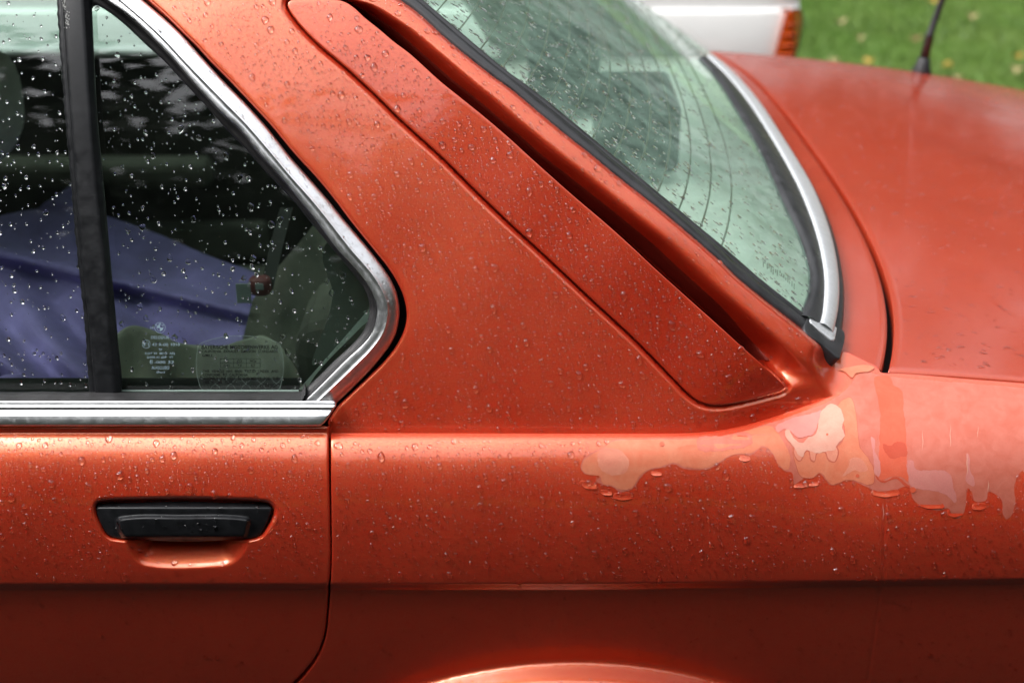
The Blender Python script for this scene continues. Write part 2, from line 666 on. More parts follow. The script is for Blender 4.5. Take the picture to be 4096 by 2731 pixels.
def tube(name, pts, rad, mat, parent, seg=10):
    pts = np.asarray(pts, float)
    rad = np.broadcast_to(np.asarray(rad, float), (len(pts),))
    V = []
    for i, p in enumerate(pts):
        d = pts[min(i + 1, len(pts) - 1)] - pts[max(i - 1, 0)]
        d /= np.linalg.norm(d) + 1e-12
        a = np.cross(d, [0, 0.3, 1.0])
        a /= np.linalg.norm(a) + 1e-12
        b = np.cross(d, a)
        for k in range(seg):
            t = 2 * math.pi * k / seg
            V.append(p + rad[i] * (math.cos(t) * a + math.sin(t) * b))
    f = []
    for i in range(len(pts) - 1):
        for k in range(seg):
            k2 = (k + 1) % seg
            f.append((i * seg + k, i * seg + k2, (i + 1) * seg + k2, (i + 1) * seg + k))
    f.append(tuple(range(seg))[::-1])
    f.append(tuple((len(pts) - 1) * seg + k for k in range(seg)))
    return obj(name, V, f, mat, parent)


def blob(name, c, r, mat, parent, seg=20, rings=12, pw=2.0):
    """super-ellipsoid cushion"""
    V, f = [], []
    sp = lambda x: math.copysign(abs(x) ** (2.0 / pw), x)
    for i in range(rings + 1):
        th = -math.pi / 2 + math.pi * i / rings
        for k in range(seg):
            ph = 2 * math.pi * k / seg
            V.append((c[0] + r[0] * sp(math.cos(th)) * sp(math.cos(ph)), c[1] + r[1] * sp(math.cos(th)) * sp(math.sin(ph)), c[2] + r[2] * sp(math.sin(th))))
    for i in range(rings):
        for k in range(seg):
            k2 = (k + 1) % seg
            f.append((i * seg + k, i * seg + k2, (i + 1) * seg + k2, (i + 1) * seg + k))
    return obj(name, V, f, mat, parent)

# ================================================================== the setting
def grid_plane(name, x0, x1, y0, y1, z, n, mat):
    xs, ys = np.linspace(x0, x1, n), np.linspace(y0, y1, n)
    V = np.array([(x, y, z) for y in ys for x in xs])
    f = np.array([(j * n + i, j * n + i + 1, (j + 1) * n + i + 1, (j + 1) * n + i) for j in range(n - 1) for i in range(n - 1)])
    return obj(name, V, f, mat, smooth_=False)


tag(grid_plane('lawn', -200, 200, -200, 200, 0.0, 21, 'lawn_ground'), kind='structure')

tag(grid_plane('asphalt', -200, 200, -6.0, 3.3, 0.004, 3, 'wet_asphalt'), kind='structure')

# short grass, thickest where the lawn is in view past the car
gN = 26000
gx = rng.uniform(0.2, 5.0, gN)
gy = rng.uniform(3.4, 9.5, gN)
gh = rng.uniform(0.02, 0.055, gN)
ga = rng.uniform(0, math.pi, gN)
lx, ly = rng.normal(0, 0.018, gN), rng.normal(0, 0.018, gN)
wx, wy = np.cos(ga) * 0.004, np.sin(ga) * 0.004
GV = np.stack([np.stack([gx - wx, gy - wy, 0 * gx], -1), np.stack([gx + wx, gy + wy, 0 * gx], -1), np.stack([gx + lx, gy + ly, gh], -1)], 1).reshape(-1, 3)
g = obj('grass', GV, np.arange(gN * 3).reshape(-1, 3), 'grass_blade', smooth_=False)
tag(g, kind='stuff')

# the wood that stands all round the lawn and shows in the wet paint
tv, tf = [], []
nb = 0
NT = 86
NB = 64
for i in range(NT + NB):
    a = 2 * math.pi * i / NT * 2 + rng.uniform(-0.06, 0.06)
    near_side = math.cos(a) > -0.2
    r = rng.uniform(14, 17) + (5 if i >= NT // 2 else 0)
    if not near_side:
        r = rng.uniform(28, 34)
    cx, cy = r * math.sin(a), -r * math.cos(a)
    if i >= NT:                         # undergrowth on the near side
        a = -1.9 + 3.8 * (i - NT) / NB
        r = rng.uniform(15, 18)
        near_side = True
    cx, cy = r * math.sin(a), -r * math.cos(a)
    H = rng.uniform(12.5, 15.5) if near_side else rng.uniform(21, 25)
    if i >= NT:
        H = rng.uniform(5.5, 8.0)
    elif rng.random() < (0.12 if near_side else 0.3):
        H *= 0.7 if near_side else 0.62
    cz, sz = (0.50, 0.50) if near_side else (0.60, 0.37)
    nl = 1000 if near_side else 1900
    u = rng.normal(0, 1, (nl, 3))
    u /= np.linalg.norm(u, axis=1)[:, None]
    rad = rng.uniform(0.35, 1.0, nl)[:, None] ** 0.6
    lob = 1 + 0.3 * np.sin(3 * np.arctan2(u[:, 1], u[:, 0]) + i)[:, None]
    c = np.array([cx, cy, H * cz]) + u * rad * lob * np.array([max(H * 0.24, 2.0), max(H * 0.24, 2.0), H * sz])
    e1 = rng.normal(0, 1, (nl, 3))
    e1 /= np.linalg.norm(e1, axis=1)[:, None]
    e2 = np.cross(e1, rng.normal(0, 1, (nl, 3)))
    e2 /= np.linalg.norm(e2, axis=1)[:, None]
    s = rng.uniform(0.16, 0.42, nl)[:, None]
    q = np.stack([c - e1 * s, c - e2 * s * 0.7, c + e1 * s, c + e2 * s * 0.7], 1).reshape(-1, 3)
    tv.append(q)
    tf.append(np.arange(nl * 4).reshape(-1, 4) + nb)
    nb += nl * 4
    if not near_side:
        continue
    # trunk
    k = 6
    ring = [(cx + rr * math.cos(t), cy + rr * math.sin(t), zz) for rr, zz in ((0.28 if near_side else 0.13, 0), (0.16 if near_side else 0.09, H * 0.6)) for t in np.arange(k) * 2 * math.pi / k]
    tv.append(np.array(ring))
    tf.append(np.array([(j, (j + 1) % k, k + (j + 1) % k, k + j) for j in range(k)]) + nb)
    nb += 2 * k
wood = obj('woodland', np.concatenate(tv), np.concatenate(tf), 'tree_leaves', smooth_=False)
tag(wood, kind='stuff')

# ================================================================== the red car
car = thing('saloon_car', 'wet rust red saloon car with peeling paint on its rear wing, seen close up', 'car', (0.0, 0.85, 0.0))

# ---- traced outlines (pixels of the 4096 x 2731 photograph)
GAP = [(455, -150), (530, -80), (614, 0), (677, 57), (736, 116), (796, 176), (855, 241), (900, 286), (1014, 406), (1098, 498), (1187, 606), (1277, 704),
       (1366, 814), (1405, 867), (1512, 1000), (1565, 1067), (1603, 1129), (1627, 1187), (1639, 1254), (1632, 1311), (1603, 1378),
       (1550, 1450), (1478, 1522), (1407, 1589), (1354, 1642), (1323, 1692)]
CH_IN = [(270, -130), (350, -62), (426, 0), (483, 39), (543, 86), (617, 158), (691, 235), (751, 304), (811, 372), (894, 459), (949, 507), (1038, 614), (1128, 713),
         (1217, 823), (1253, 867), (1352, 1000), (1407, 1058), (1459, 1120), (1493, 1178), (1508, 1222), (1505, 1272), (1490, 1325),
         (1455, 1373), (1383, 1440), (1287, 1536), (1211, 1610)]
CH_RD = [(320, -150), (400, -70), (480, 0), (557, 66), (647, 149), (736, 244), (826, 337), (892, 404), (979, 492), (1068, 594), (1157, 701), (1247, 802),
         (1300, 867), (1404, 1000), (1455, 1058), (1498, 1112), (1531, 1170), (1548, 1222), (1548, 1272), (1533, 1328),
         (1495, 1386), (1431, 1453), (1335, 1545), (1272, 1604)]
CH_OUT = [(400, -160), (485, -75), (569, 0), (647, 66), (721, 134), (796, 217), (900, 331), (970, 402), (1068, 510), (1157, 623), (1247, 725), (1321, 811),
          (1366, 867), (1478, 1000), (1526, 1062), (1565, 1122), (1589, 1180), (1598, 1237), (1592, 1300), (1573, 1358),
          (1530, 1422), (1455, 1507), (1400, 1562), (1345, 1613)]
GL_IN = [(365, 48), (366, 36), (372, 27), (385, 22), (397, 26), (447, 57), (498, 98), (543, 140), (587, 182), (647, 235), (706, 298), (766, 363), (826, 426), (889, 498),
         (979, 591), (1053, 674), (1128, 754), (1187, 817), (1226, 867), (1335, 1000), (1407, 1086), (1459, 1158), (1476, 1206),
         (1478, 1240), (1470, 1285), (1448, 1332), (1335, 1445), (1210, 1562), (1200, 1568)]
VENT = [(1152, 22), (1154, 10), (1164, 3), (1190, 0), (1323, 0), (1362, 4), (1386, 13), (1416, 33), (1457, 71), (1517, 119), (1577, 170), (1636, 214), (1696, 268), (1755, 322),
        (1849, 398), (1938, 470), (2028, 547), (2117, 628), (2206, 708), (2300, 791), (2419, 892), (2538, 999), (2610, 1067), (2700, 1148),
        (2789, 1228), (2879, 1308), (2968, 1389), (3057, 1469), (3130, 1537), (3141, 1549), (3130, 1559), (3079, 1575), (2989, 1598), (2900, 1614), (2845, 1615),
        (2800, 1603), (2762, 1577), (2704, 1519), (2550, 1362), (2371, 1196), (2193, 1029), (2044, 892), (1905, 760), (1789, 644), (1588, 460),
        (1517, 389), (1457, 333), (1398, 279), (1338, 228), (1279, 178), (1219, 118), (1180, 72), (1160, 42)]
SLOT_R = [(1300, -40), (1374, -12), (1428, 5), (1472, 18), (1517, 42), (1577, 80), (1636, 119), (1696, 167), (1755, 218), (1800, 256), (1843, 294), (1909, 350), (1968, 398),
          (2028, 450), (2087, 501), (2147, 550), (2236, 625), (2326, 695), (2400, 755), (2509, 843), (2598, 914), (2687, 986), (2760, 1054),
          (2820, 1110), (2879, 1165), (2968, 1240), (3057, 1318), (3147, 1395), (3221, 1466), (3260, 1500)]
GK_L = [(1380, -160), (1603, 0), (1666, 45), (1800, 165), (1968, 300), (2057, 365), (2177, 465), (2296, 562), (2345, 600), (2479, 710), (2628, 826), (2747, 925),
        (2908, 1067), (2941, 1100), (3057, 1195), (3177, 1288), (3296, 1386), (3340, 1425), (3354, 1436)]
GK_R = [(1440, -190), (1678, 0), (1800, 101), (2037, 300), (2093, 339), (2183, 407), (2272, 480), (2361, 553), (2413, 597), (2535, 698), (2622, 770), (2708, 841), (2794, 913),
        (2881, 984), (2976, 1067), (3013, 1100), (3117, 1183), (3200, 1249), (3236, 1280)]
CREASE = [(1310, 1733), (1500, 1733), (2000, 1734), (2500, 1735), (2700, 1734), (2790, 1731), (2880, 1722), (2980, 1702), (3080, 1673), (3180, 1639), (3260, 1611), (3340, 1583), (3412, 1566)]

VENTs = smooth(VENT, 12, True)
SLOTs, GKLs, GKRs, CREs = (np.array(smooth(a, 8)) for a in (SLOT_R, GK_L, GK_R, CREASE))
VR = poly(VENT[11:30])            # right edge of the vent cover, top to bottom

# ---- rear deck and rear window planes
def deck_z(x, y):
    e = x - 0.395
    return 0.907 - 0.06 * e - 0.1 * np.where(e > 0, e, 0) ** 2 + 0.028 * (1 - ((y - 0.85) / 0.73) ** 2)


def solve(px, py, f, t0=1.2, t1=4.5):
    u, dy, dz = dirs(px, py)
    a, b = np.full_like(dy, t0), np.full_like(dy, t1)
    for _ in range(50):
        mm = (a + b) / 2
        k = CAM[2] + mm * dz - f(u * mm, CAM[1] + mm * dy) > 0
        a, b = np.where(k, mm, a), np.where(k, b, mm)
    t = (a + b) / 2
    return np.stack([u * t, CAM[1] + t * dy, CAM[2] + t * dz], -1)


RUB_OUT = poly([(3352, 1434), (3376, 1308), (3382, 1189), (3373, 1100), (3253, 767), (3113, 538), (3023, 404), (2928, 300), (2832, 223)])
hh = solve(RUB_OUT[:, 0], RUB_OUT[:, 1], deck_z)
XBC = np.polyfit(hh[:, 1] - 0.85, hh[:, 0], 4)


def win_z(x, y):
    b = np.polyval(XBC, np.clip(y, 0.1, 1.6) - 0.85)
    return deck_z(b, y) + 0.70 * (b - x) + 0.012


deck_pos = lambda px, py: solve(px, py, deck_z)
win_pos = lambda px, py: solve(px, py, win_z)

GKLw = win_pos(GKLs[:, 0], GKLs[:, 1])


# ---- depth fields of the near side
def crease_shift(px):
    return np.clip(px - 2300, 0, 2200) * 0.0115


def dents(px, py):
    return 0.00025 * np.sin(px / 210.0 + 1.3 * np.sin(py / 170.0)) + 0.0002 * np.sin(px / 95.0 + py / 140.0 + 2)


def softp(q, r):
    return 0.5 * (q + np.sqrt(q * q + r * r))


def Y_fender(px, py):
    px, py = np.broadcast_arrays(np.asarray(px, float), np.asarray(py, float))
    pe = py + crease_shift(px) * sstep(1950, 2300, py)
    k = sstep(2850, 3450, px)
    y = (1 - k) * YA(pe) + k * YB(pe)
    r = np.hypot((px - 2300) / 1.12, py - 4440) - 1800.0          # lip over the wheel
    y = y - 0.00042 * (softp(-r - 4, 12) - softp(-r - 115, 25))
    gx1 = np.interp(py, [1990, 2010, 2320, 2360, 2731, 2900], [3536, 3535, 3537, 3524, 3470, 3448])
    y = y + 0.00055 * np.exp(-((px - gx1) / 6.0) ** 2) * sstep(1985, 2030, py)
    y = y + 0.00030 * np.exp(-((px - 2839 - 5 * np.sin(py / 60.0)) / 6.0) ** 2) * sstep(1960, 2050, py)
    return y + dents(px, py) + 0.003 * np.minimum(((px - 2048) / 2048) ** 2, 1.6)


def Y_win(px, py):
    """plane the side windows and their trims are set on (the pillar's own section)"""
    return YP(np.asarray(py, float)) + 0.0 * np.asarray(px, float) + 0.003 * np.minimum(((np.asarray(px, float) - 2048) / 2048) ** 2, 1.6)


CR_X = CREs[:, 0]
CR_FIX = (Y_fender(CREs[:, 0], CREs[:, 1]) + 0.016 * sstep(3412, 3000, CREs[:, 0])) - Y_win(CREs[:, 0], CREs[:, 1])
SL_Y, SL_X = SLOTs[:, 1], SLOTs[:, 0]
GL_Y, GL_X = GKLs[:, 1], GKLs[:, 0]
GL_GAIN = 0.027 + 0.025 * sstep(1050, 1436, GKLs[:, 1])


def interp_ex(y, Y, X):
    o = np.interp(y, Y, X)
    lo = X[0] + (y - Y[0]) * (X[4] - X[0]) / (Y[4] - Y[0])
    hi = X[-1] + (y - Y[-1]) * (X[-1] - X[-5]) / (Y[-1] - Y[-5])
    return np.where(y < Y[0], lo, np.where(y > Y[-1], hi, o))


def Y_pillar(px, py, vent=True):
    shp = np.broadcast(np.asarray(px, float), np.asarray(py, float)).shape
    px, py = (np.broadcast_to(np.asarray(a, float), shp).ravel() for a in (px, py))
    base = Y_win(px, py)
    cy = np.interp(px, CR_X, CREs[:, 1])
    fix = np.interp(px, CR_X, CR_FIX)
    fall = np.exp(-(np.maximum(0, cy - py) / 150.0) ** 2)
    y = base + fix * fall + dents(px, py) * 1.2
    xr = interp_ex(py, SL_Y, SL_X)
    xg = interp_ex(py, GL_Y, GL_X)
    xl = interp_ex(py, VR[:, 1], VR[:, 0])
    q = (px - xr) * 0.64
    W = np.maximum(20, (xg - xr) * 0.64)
    gain = np.maximum(0.012, np.interp(py, GL_Y, GL_GAIN))
    r0 = 22.0
    u_ = softp(q, r0) / softp(W, r0)
    rise = gain * (0.36 * u_ + 0.64 * np.minimum(u_, 1.06) ** 14)
    wall = np.minimum(3.2 * 0.00025 * softp(-q, r0 * 0.55), 0.10)
    low = sstep(1565, 1340, py + 0.12 * (px - 3150))
    ins = sstep(-70, -40, px - xl)
    top = sstep(-60, 60, py)
    y = y + rise * ins * sstep(1610, 1500, py) + wall * ins * low * top
    if vent:
        d = sdist(np.stack([px, py], -1), VENTs)
        y = y + (0.0035 * sstep(30, 9, d) + 0.022 * sstep(11, 2, d)) * (1 - 0.0 * ins)
        # shelf that runs out under the tip of the vent
        y = y + 0.002 * np.exp(-((px - 3190) / 90.0) ** 2 - ((py - 1500) / 45.0) ** 2)
    k = sstep(120, 4, seg_dist(np.stack([px, py], -1), np.array([[3354.0, 1436.0], [3375.0, 1490.0], [3414.0, 1568.0]]), False))
    y = (1 - k) * y + k * Y_fender(px, py)
    return y.reshape(shp)


def Y_door(px, py):
    shp = np.broadcast(np.asarray(px, float), np.asarray(py, float)).shape
    px, py = (np.broadcast_to(np.asarray(a, float), shp).ravel() for a in (px, py))
    y = YD(py) + dents(px, py) + 0.003 * np.minimum(((px - 2048) / 2048) ** 2, 1.6)
    P = np.stack([px, py], -1)
    d1 = sdist(P, RECESSs)
    y = y + 0.003 * sstep(14, 2, d1) + 0.020 * sstep(4, -14, d1)
    d2 = sdist(P, CUPs)
    cup = np.minimum(0.00025 * softp(-d2 - 4, 9), 0.034)
    y = np.where(py > 2120, np.maximum(y, YD(py) + cup), y)
    return y.reshape(shp)


RECESS = [(384, 2034), (387, 2016), (400, 2007), (418, 2004), (588, 1997), (758, 1995), (928, 1999), (1047, 2006), (1076, 2012), (1092, 2026), (1096, 2045),
          (1060, 2122), (1046, 2138), (1006, 2152), (740, 2156), (481, 2153), (445, 2146), (428, 2134), (411, 2104)]
CUP = [(470, 2020), (1008, 2020), (1003, 2158), (992, 2182), (964, 2227), (945, 2247), (915, 2263), (877, 2270), (588, 2270), (556, 2259), (527, 2232), (495, 2176), (483, 2155)]
RECESSs = smooth(RECESS, 10, True)
CUPs = smooth(CUP, 10, True, sharp=(0, 1))

fender_pos, pillar_pos, door_pos, side_pos = field_pos(Y_fender), field_pos(Y_pillar), field_pos(Y_door), field_pos(Y_win)


def side_off(d):
    return field_pos(lambda px, py: Y_win(px, py) + d)


def rings_of(pl, ds, step=7):
    out = []
    for d in ds:
        e = expand(pl, d)
        out.append(resample(np.vstack([e, e[:1]]), max(4, int(np.linalg.norm(np.diff(e, axis=0), axis=1).sum() / step))))
    return np.concatenate(out)


# ---- rear door skin
DOOR_EDGE = [(1304, 1712), (1306, 1900), (1311, 2100), (1312, 2250), (1306, 2350), (1299, 2450), (1288, 2540), (1262, 2610), (1215, 2675), (1160, 2731), (1060, 2810), (900, 2900)]
de = smooth(DOOR_EDGE, 9)
dl = np.vstack([[(-1500, 1706), (1296, 1706)], de, [(-1500, 2960)]])
ys = [1709, 1711, 1713, 1715.5, 1722, 1730, 1732.5, 1735, 1740, 1746, 1752, 2326, 2331, 2336, 2341, 2346, 2351, 2356, 2361, 2366]
ex = np.concatenate([np.stack([np.arange(-1490, 1300, 9.0), np.full(310, y)], -1) for y in ys] + [rings_of(RECESSs, (14, 9, 4, 0, -5, -10, -15)), rings_of(CUPs, (5, 0, -5, -12, -20, -30))])
door = panel('rear_door', resample(np.vstack([dl, dl[:1]]), 1000)[:-1], door_pos, 'body_paint', car, grid=9, roll=9, drop=0.003, skirt=0.02, extra=ex)

# handle
H_OUT = [(391, 2032), (393, 2024), (402, 2019), (486, 2014), (724, 2010), (962, 2014), (1062, 2019), (1074, 2023), (1080, 2031), (1079, 2042), (1047, 2118), (1036, 2133), (1020, 2142), (985, 2149), (493, 2149), (452, 2142), (436, 2134), (424, 2121)]
HY = float(YD(2080))


def Y_handle(px, py):
    px, py = np.broadcast_arrays(np.asarray(px, float), np.asarray(py, float))
    t = (py - 2010) / 140.0
    y = YD(py) - 0.001 + 0.011 * sstep(2033, 2008, py) * 1.0 + 0.0035 * t
    P = np.stack([px.ravel(), py.ravel()], -1)
    d = sdist(P, PADs).reshape(px.shape)
    y = y - 0.0065 * sstep(2, -17, d) * sstep(2162, 2140, py)
    return y + 0.004 * ((px - 735) / 345) ** 4


PAD = [(464, 2082), (470, 2070), (486, 2065), (724, 2059), (979, 2065), (998, 2070), (1004, 2082), (1000, 2100), (979, 2158), (496, 2158)]
PADs = smooth(PAD, 10, True)
Hs = smooth(H_OUT, 9, True)
panel('door_handle', Hs, field_pos(Y_handle), 'black_plastic', door, grid=6, roll=8, drop=0.002, skirt=0.012, extra=rings_of(PADs, (2, -2, -6, -10, -15, -19), 6))

# ---- rear wing below the crease, and the roof pillar above it
fl_top = [(6500, 1850), (6000, 1752), (5500, 1672), (5000, 1612), (4420, 1563), (4096, 1534), (3850, 1515), (3640, 1497), (3560, 1493), (3538, 1493), (3522, 1489), (3508, 1468), (3470, 1449), (3420, 1424), (3380, 1408), (3362, 1412), (3352, 1436), (3365, 1490), (3395, 1540), (3412, 1566)]
FEDGE = [(1327, 1735), (1328, 1900), (1331, 2100), (1331, 2250), (1326, 2350), (1319, 2450), (1308, 2545), (1280, 2622), (1235, 2690), (1180, 2750), (1080, 2835), (960, 2900)]
th = np.linspace(-0.63, 0.63, 120)
ARCH = np.vstack([[(950, 2960), (960, 3260)], np.stack([2300 + 1.12 * 1640 * np.sin(th) * 1.18, 4440 - 1640 * np.cos(th)], -1)[2:-2], [(3620, 3260)]])
ARCH = ARCH[(ARCH[:, 1] < 3261)]
fp = np.vstack([smooth(fl_top, 10), CREs[::-1][2:-2], smooth(FEDGE, 9), ARCH, [(6500, 3260)]])
ys = [1736, 1739, 1742, 1746, 1750, 1755, 1761, 1768, 2326, 2331, 2336, 2341, 2346, 2351, 2356, 2361, 2366]
ex = []
for y in ys:
    xs = np.arange(1300, 6450, 10.0)
    sh = crease_shift(xs) if y > 2300 else 0 * xs
    if y < 1800:
        sh = -(np.interp(xs, CR_X, CREs[:, 1]) - 1733)
        xs_, sh_ = xs[xs < 3300], sh[xs < 3300]
        ex.append(np.stack([xs_, y - sh_], -1))
    else:
        ex.append(np.stack([xs, y - sh], -1))
gy_ = np.arange(1985, 2900, 8.0)
for dx_ in (-12, -6, -2, 2, 6, 12):
    ex.append(np.stack([np.interp(gy_, [1990, 2010, 2320, 2360, 2731, 2900], [3536, 3535, 3537, 3524, 3470, 3448]) + dx_, gy_], -1))
for dr in (25, 12, 0, -12, -25, -45, -65, -90, -120, -150):
    th = np.linspace(-0.9, 0.9, 260)
    ex.append(np.stack([2300 + 1.12 * (1800 + dr) * np.sin(th), 4440 - (1800 + dr) * np.cos(th)], -1))
quarter = panel('rear_wing', fp, fender_pos, 'body_paint', car, grid=11, roll=5, drop=0.0022, skirt=0.02, extra=np.concatenate(ex))

gp = smooth(GAP, 9)
pb = np.vstack([gp, [(1327, 1705), (1327, 1748)], (CREs + [0, 11])[2:-1], smooth([(3418, 1574), (3440, 1572), (3420, 1530), (3395, 1480), (3375, 1440), (3362, 1428)], 10), GKLs[::-1][3:] + [5, 0], [(1300, -240), (420, -240)]])
ex = [rings_of(VENTs, (34, 28, 22, 16, 11, 7, 3, -2), 8)]
for dx in (-60, -40, -25, -14, -6, 0, 6, 14, 25, 40):
    ex.append(resample(SLOTs + [dx, 0], 260))
pillar = panel('roof_pillar', pb, pillar_pos, 'body_paint', car, grid=11, roll=14, drop=0.0045, skirt=0.02, extra=np.concatenate(ex))

vent_pos = field_pos(lambda px, py: Y_pillar(px, py, False) * 0 + Y_win(px, py) + dents(px, py) * 2.0 - 0.0015 + np.interp(np.asarray(px, float), CR_X, CR_FIX) * np.exp(-(np.maximum(0, np.interp(np.asarray(px, float), CR_X, CREs[:, 1]) - np.asarray(py, float)) / 150.0) ** 2))
vent = panel('vent_cover', expand(VENTs, -3), vent_pos, 'vent_paint', car, grid=11, roll=5, drop=0.0016, skirt=0.010, extra=rings_of(VENTs, (-8, -14), 9))

# dark red strip over the slot wall, painting in the shade there
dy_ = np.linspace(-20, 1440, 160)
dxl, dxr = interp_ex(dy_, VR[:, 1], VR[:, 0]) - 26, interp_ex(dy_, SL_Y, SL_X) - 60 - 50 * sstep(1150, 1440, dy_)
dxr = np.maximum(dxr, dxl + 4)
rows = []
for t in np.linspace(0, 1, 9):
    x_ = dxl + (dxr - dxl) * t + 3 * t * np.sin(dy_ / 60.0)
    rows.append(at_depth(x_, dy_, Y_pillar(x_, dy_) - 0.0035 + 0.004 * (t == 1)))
band3('slot_shade', rows, 'slot_shade_red', car)

# inner shell behind all the shut lines
shell_pos = field_pos(lambda px, py: np.where(np.asarray(py, float) < 1720, Y_win(px, py) + 0.028, np.maximum(0.02, Y_fender(px, np.maximum(np.asarray(py, float), 1740))) + 0.028))
sg = np.vstack([smooth(GAP, 12)[:], [(1322, 1720), (1345, 1760), (1350, 2250), (1335, 2450), (1290, 2640), (1000, 2950)], [(880, 2950), (1200, 2640), (1270, 2500), (1280, 2250), (1272, 1760), (1250, 1650)], smooth(CH_RD, 12)[::-1][2:]])
sg[:len(smooth(GAP, 12))] += [22, -14]
panel('body_shell', sg, shell_pos, 'dark_gap', car, grid=40)

# ---- side window: trims, seals, divider, panes
nC = 320
chi, chr_, cho = (resample(smooth(a, 8), nC) for a in (CH_IN, CH_RD, CH_OUT))


def side_rows(spec, curves):
    """spec: (position between curve i and i+1, depth offset)"""
    rows = []
    for t, d in spec:
        i = min(int(t), len(curves) - 2)
        c = curves[i] + (curves[i + 1] - curves[i]) * (t - i)
        rows.append(at_depth(c[:, 0], c[:, 1], Y_win(c[:, 0], c[:, 1]) + d))
    return rows


band3('window_trim', side_rows([(0.0, 0.016), (0.0, -0.0070), (0.05, -0.0086), (0.12, -0.0090), (0.6, -0.0088), (0.88, -0.0088), (0.95, -0.0094), (1.0, -0.0099), (1.05, -0.0096),
                                (1.1, -0.0086), (1.3, -0.0070), (1.6, -0.0044), (1.85, -0.0016), (1.95, 0.0004), (2.0, 0.0026), (2.0, 0.024)], [chi, chr_, cho]), 'anodised', car)
gli = resample(smooth(GL_IN, 8), nC)
# rubber between the pane and the bright trim
ci2 = resample(smooth([(300, -100)] + CH_IN[2:], 8), nC)
band3('window_seal', side_rows([(-0.02, 0.0215), (0.0, 0.016), (0.12, 0.0125), (0.3, 0.0115), (0.55, 0.0105), (0.75, 0.007), (0.9, 0.001), (1.03, 0.002)], [gli, ci2]), 'black_rubber', car)

# belt trim: bright strip along the foot of the windows
TRM = march([(1600, 70), (1606, 34), (1618, 24), (1620, 68), (1627.5, 66), (1628.5, 2), (1638, -10), (1640.5, 30), (1641.5, 52), (1661, 46), (1662.5, 30), (1675, 26), (1692, 16), (1698, -10), (1704, -40)],
            1703, float(YD(1703)) - 0.007, 1600, 1704, 0.5)
rows = []
endx = lambda y: np.interp(y, [1604, 1612, 1622, 1632, 1650, 1665, 1690, 1703], [1338, 1345, 1345, 1338, 1327, 1317, 1298, 1281])
for y in list(np.arange(1703, 1603, -1.0)):
    e = float(endx(y))
    xs = np.r_[np.linspace(-1500, e - 14, 60), e - 8, e - 3, e, e + 0.5]
    yy = TRM(y) + np.r_[np.zeros(60), 0.0002, 0.0008, 0.003, 0.02] + 0.003 * np.minimum(((xs - 2048) / 2048) ** 2, 1.6)
    rows.append(at_depth(xs, np.full_like(xs, y), yy))
rows.insert(0, rows[0] + [0, 0.012, 0])
band3('belt_trim', rows, 'anodised', door)
# seal strip standing on it
rows = []
for y, t in ((1611, 0.0), (1606, 0.0), (1600, 0.1), (1590, 0.26), (1578, 0.42), (1571, 0.58), (1567, 0.8), (1567, 1.0)):
    xs = np.linspace(-1500, 1206, 220)
    wav = 1.2 * np.sin(xs / 37.0) * (y < 1580) + np.where(xs > 1150, -(xs - 1150) * 0.06 * (y < 1590), 0)
    a, b = TRM(1604.0) + 0.0015 + 0.003 * np.minimum(((xs - 2048) / 2048) ** 2, 1.6), Y_win(xs, np.full_like(xs, y)) + 0.02
    rows.append(at_depth(xs, y + wav, a + (b - a) * t))
rows2 = [np.vstack([r, r[-1:] + [0.0015, 0.02, 0]]) for r in rows]
band3('belt_seal', rows2, 'black_rubber', door)

DV = [[(222, -150), (227, 0), (260, 467), (281, 700), (303, 961), (339, 1306), (357, 1548), (366, 1590), (376, 1600)],
      [(246, -150), (251, 0), (282, 467), (300, 700), (321, 973), (357, 1306), (379, 1548), (384, 1592), (388, 1602)],
      [(328, -150), (337, 0), (366, 467), (385, 700), (418, 1003), (448, 1367), (465, 1560), (464, 1592), (460, 1602)],
      [(360, -150), (367, 0), (390, 467), (412, 700), (445, 1064), (473, 1367), (488, 1540), (482, 1580), (470, 1600)]]
dv = [resample(smooth(a, 8), 150) for a in DV]
wob = np.stack([1.6 * np.sin(np.arange(150) * 1.7) + 1.2 * np.sin(np.arange(150) * 0.6), np.zeros(150)], -1)
dv[0] = dv[0] + wob
band3('window_divider', side_rows([(0, 0.03), (0, 0.010), (0.2, 0.0075), (0.8, 0.0070), (0.95, 0.0075), (0.99, 0.003), (1.04, 0.0015), (1.2, 0.0010), (1.8, 0.0010), (1.95, 0.0016), (2.02, 0.0030), (2.5, 0.006), (2.9, 0.009), (3.0, 0.012), (3.0, 0.03)], dv), 'black_plastic', door)
# scraped white specks near the top of the divider
sp = []
spf = []
for i in range(46):
    x, y = (rng.normal(258, 4), rng.uniform(0, 40)) if i < 20 else (rng.normal(268, 6), rng.uniform(45, 118))
    r = rng.uniform(0.8, 2.4)
    c = at_depth(np.array([x - r, x + r, x + r * 0.6, x - r]), np.array([y - r * 2, y - r, y + r * 2, y + r]), float(YP(y)) + 0.0012 + 0.003)
    c = at_depth(np.array([x - r, x + r, x + r * 0.6, x - r]), np.array([y - r * 2, y - r, y + r * 2, y + r]), Y_win(x, y) + 0.0007)
    spf.append(tuple(range(len(sp), len(sp) + 4)))
    sp += list(c)
tag(obj('paint_specks', sp, spf, 'speckle_white', door, smooth_=False), kind='stuff')

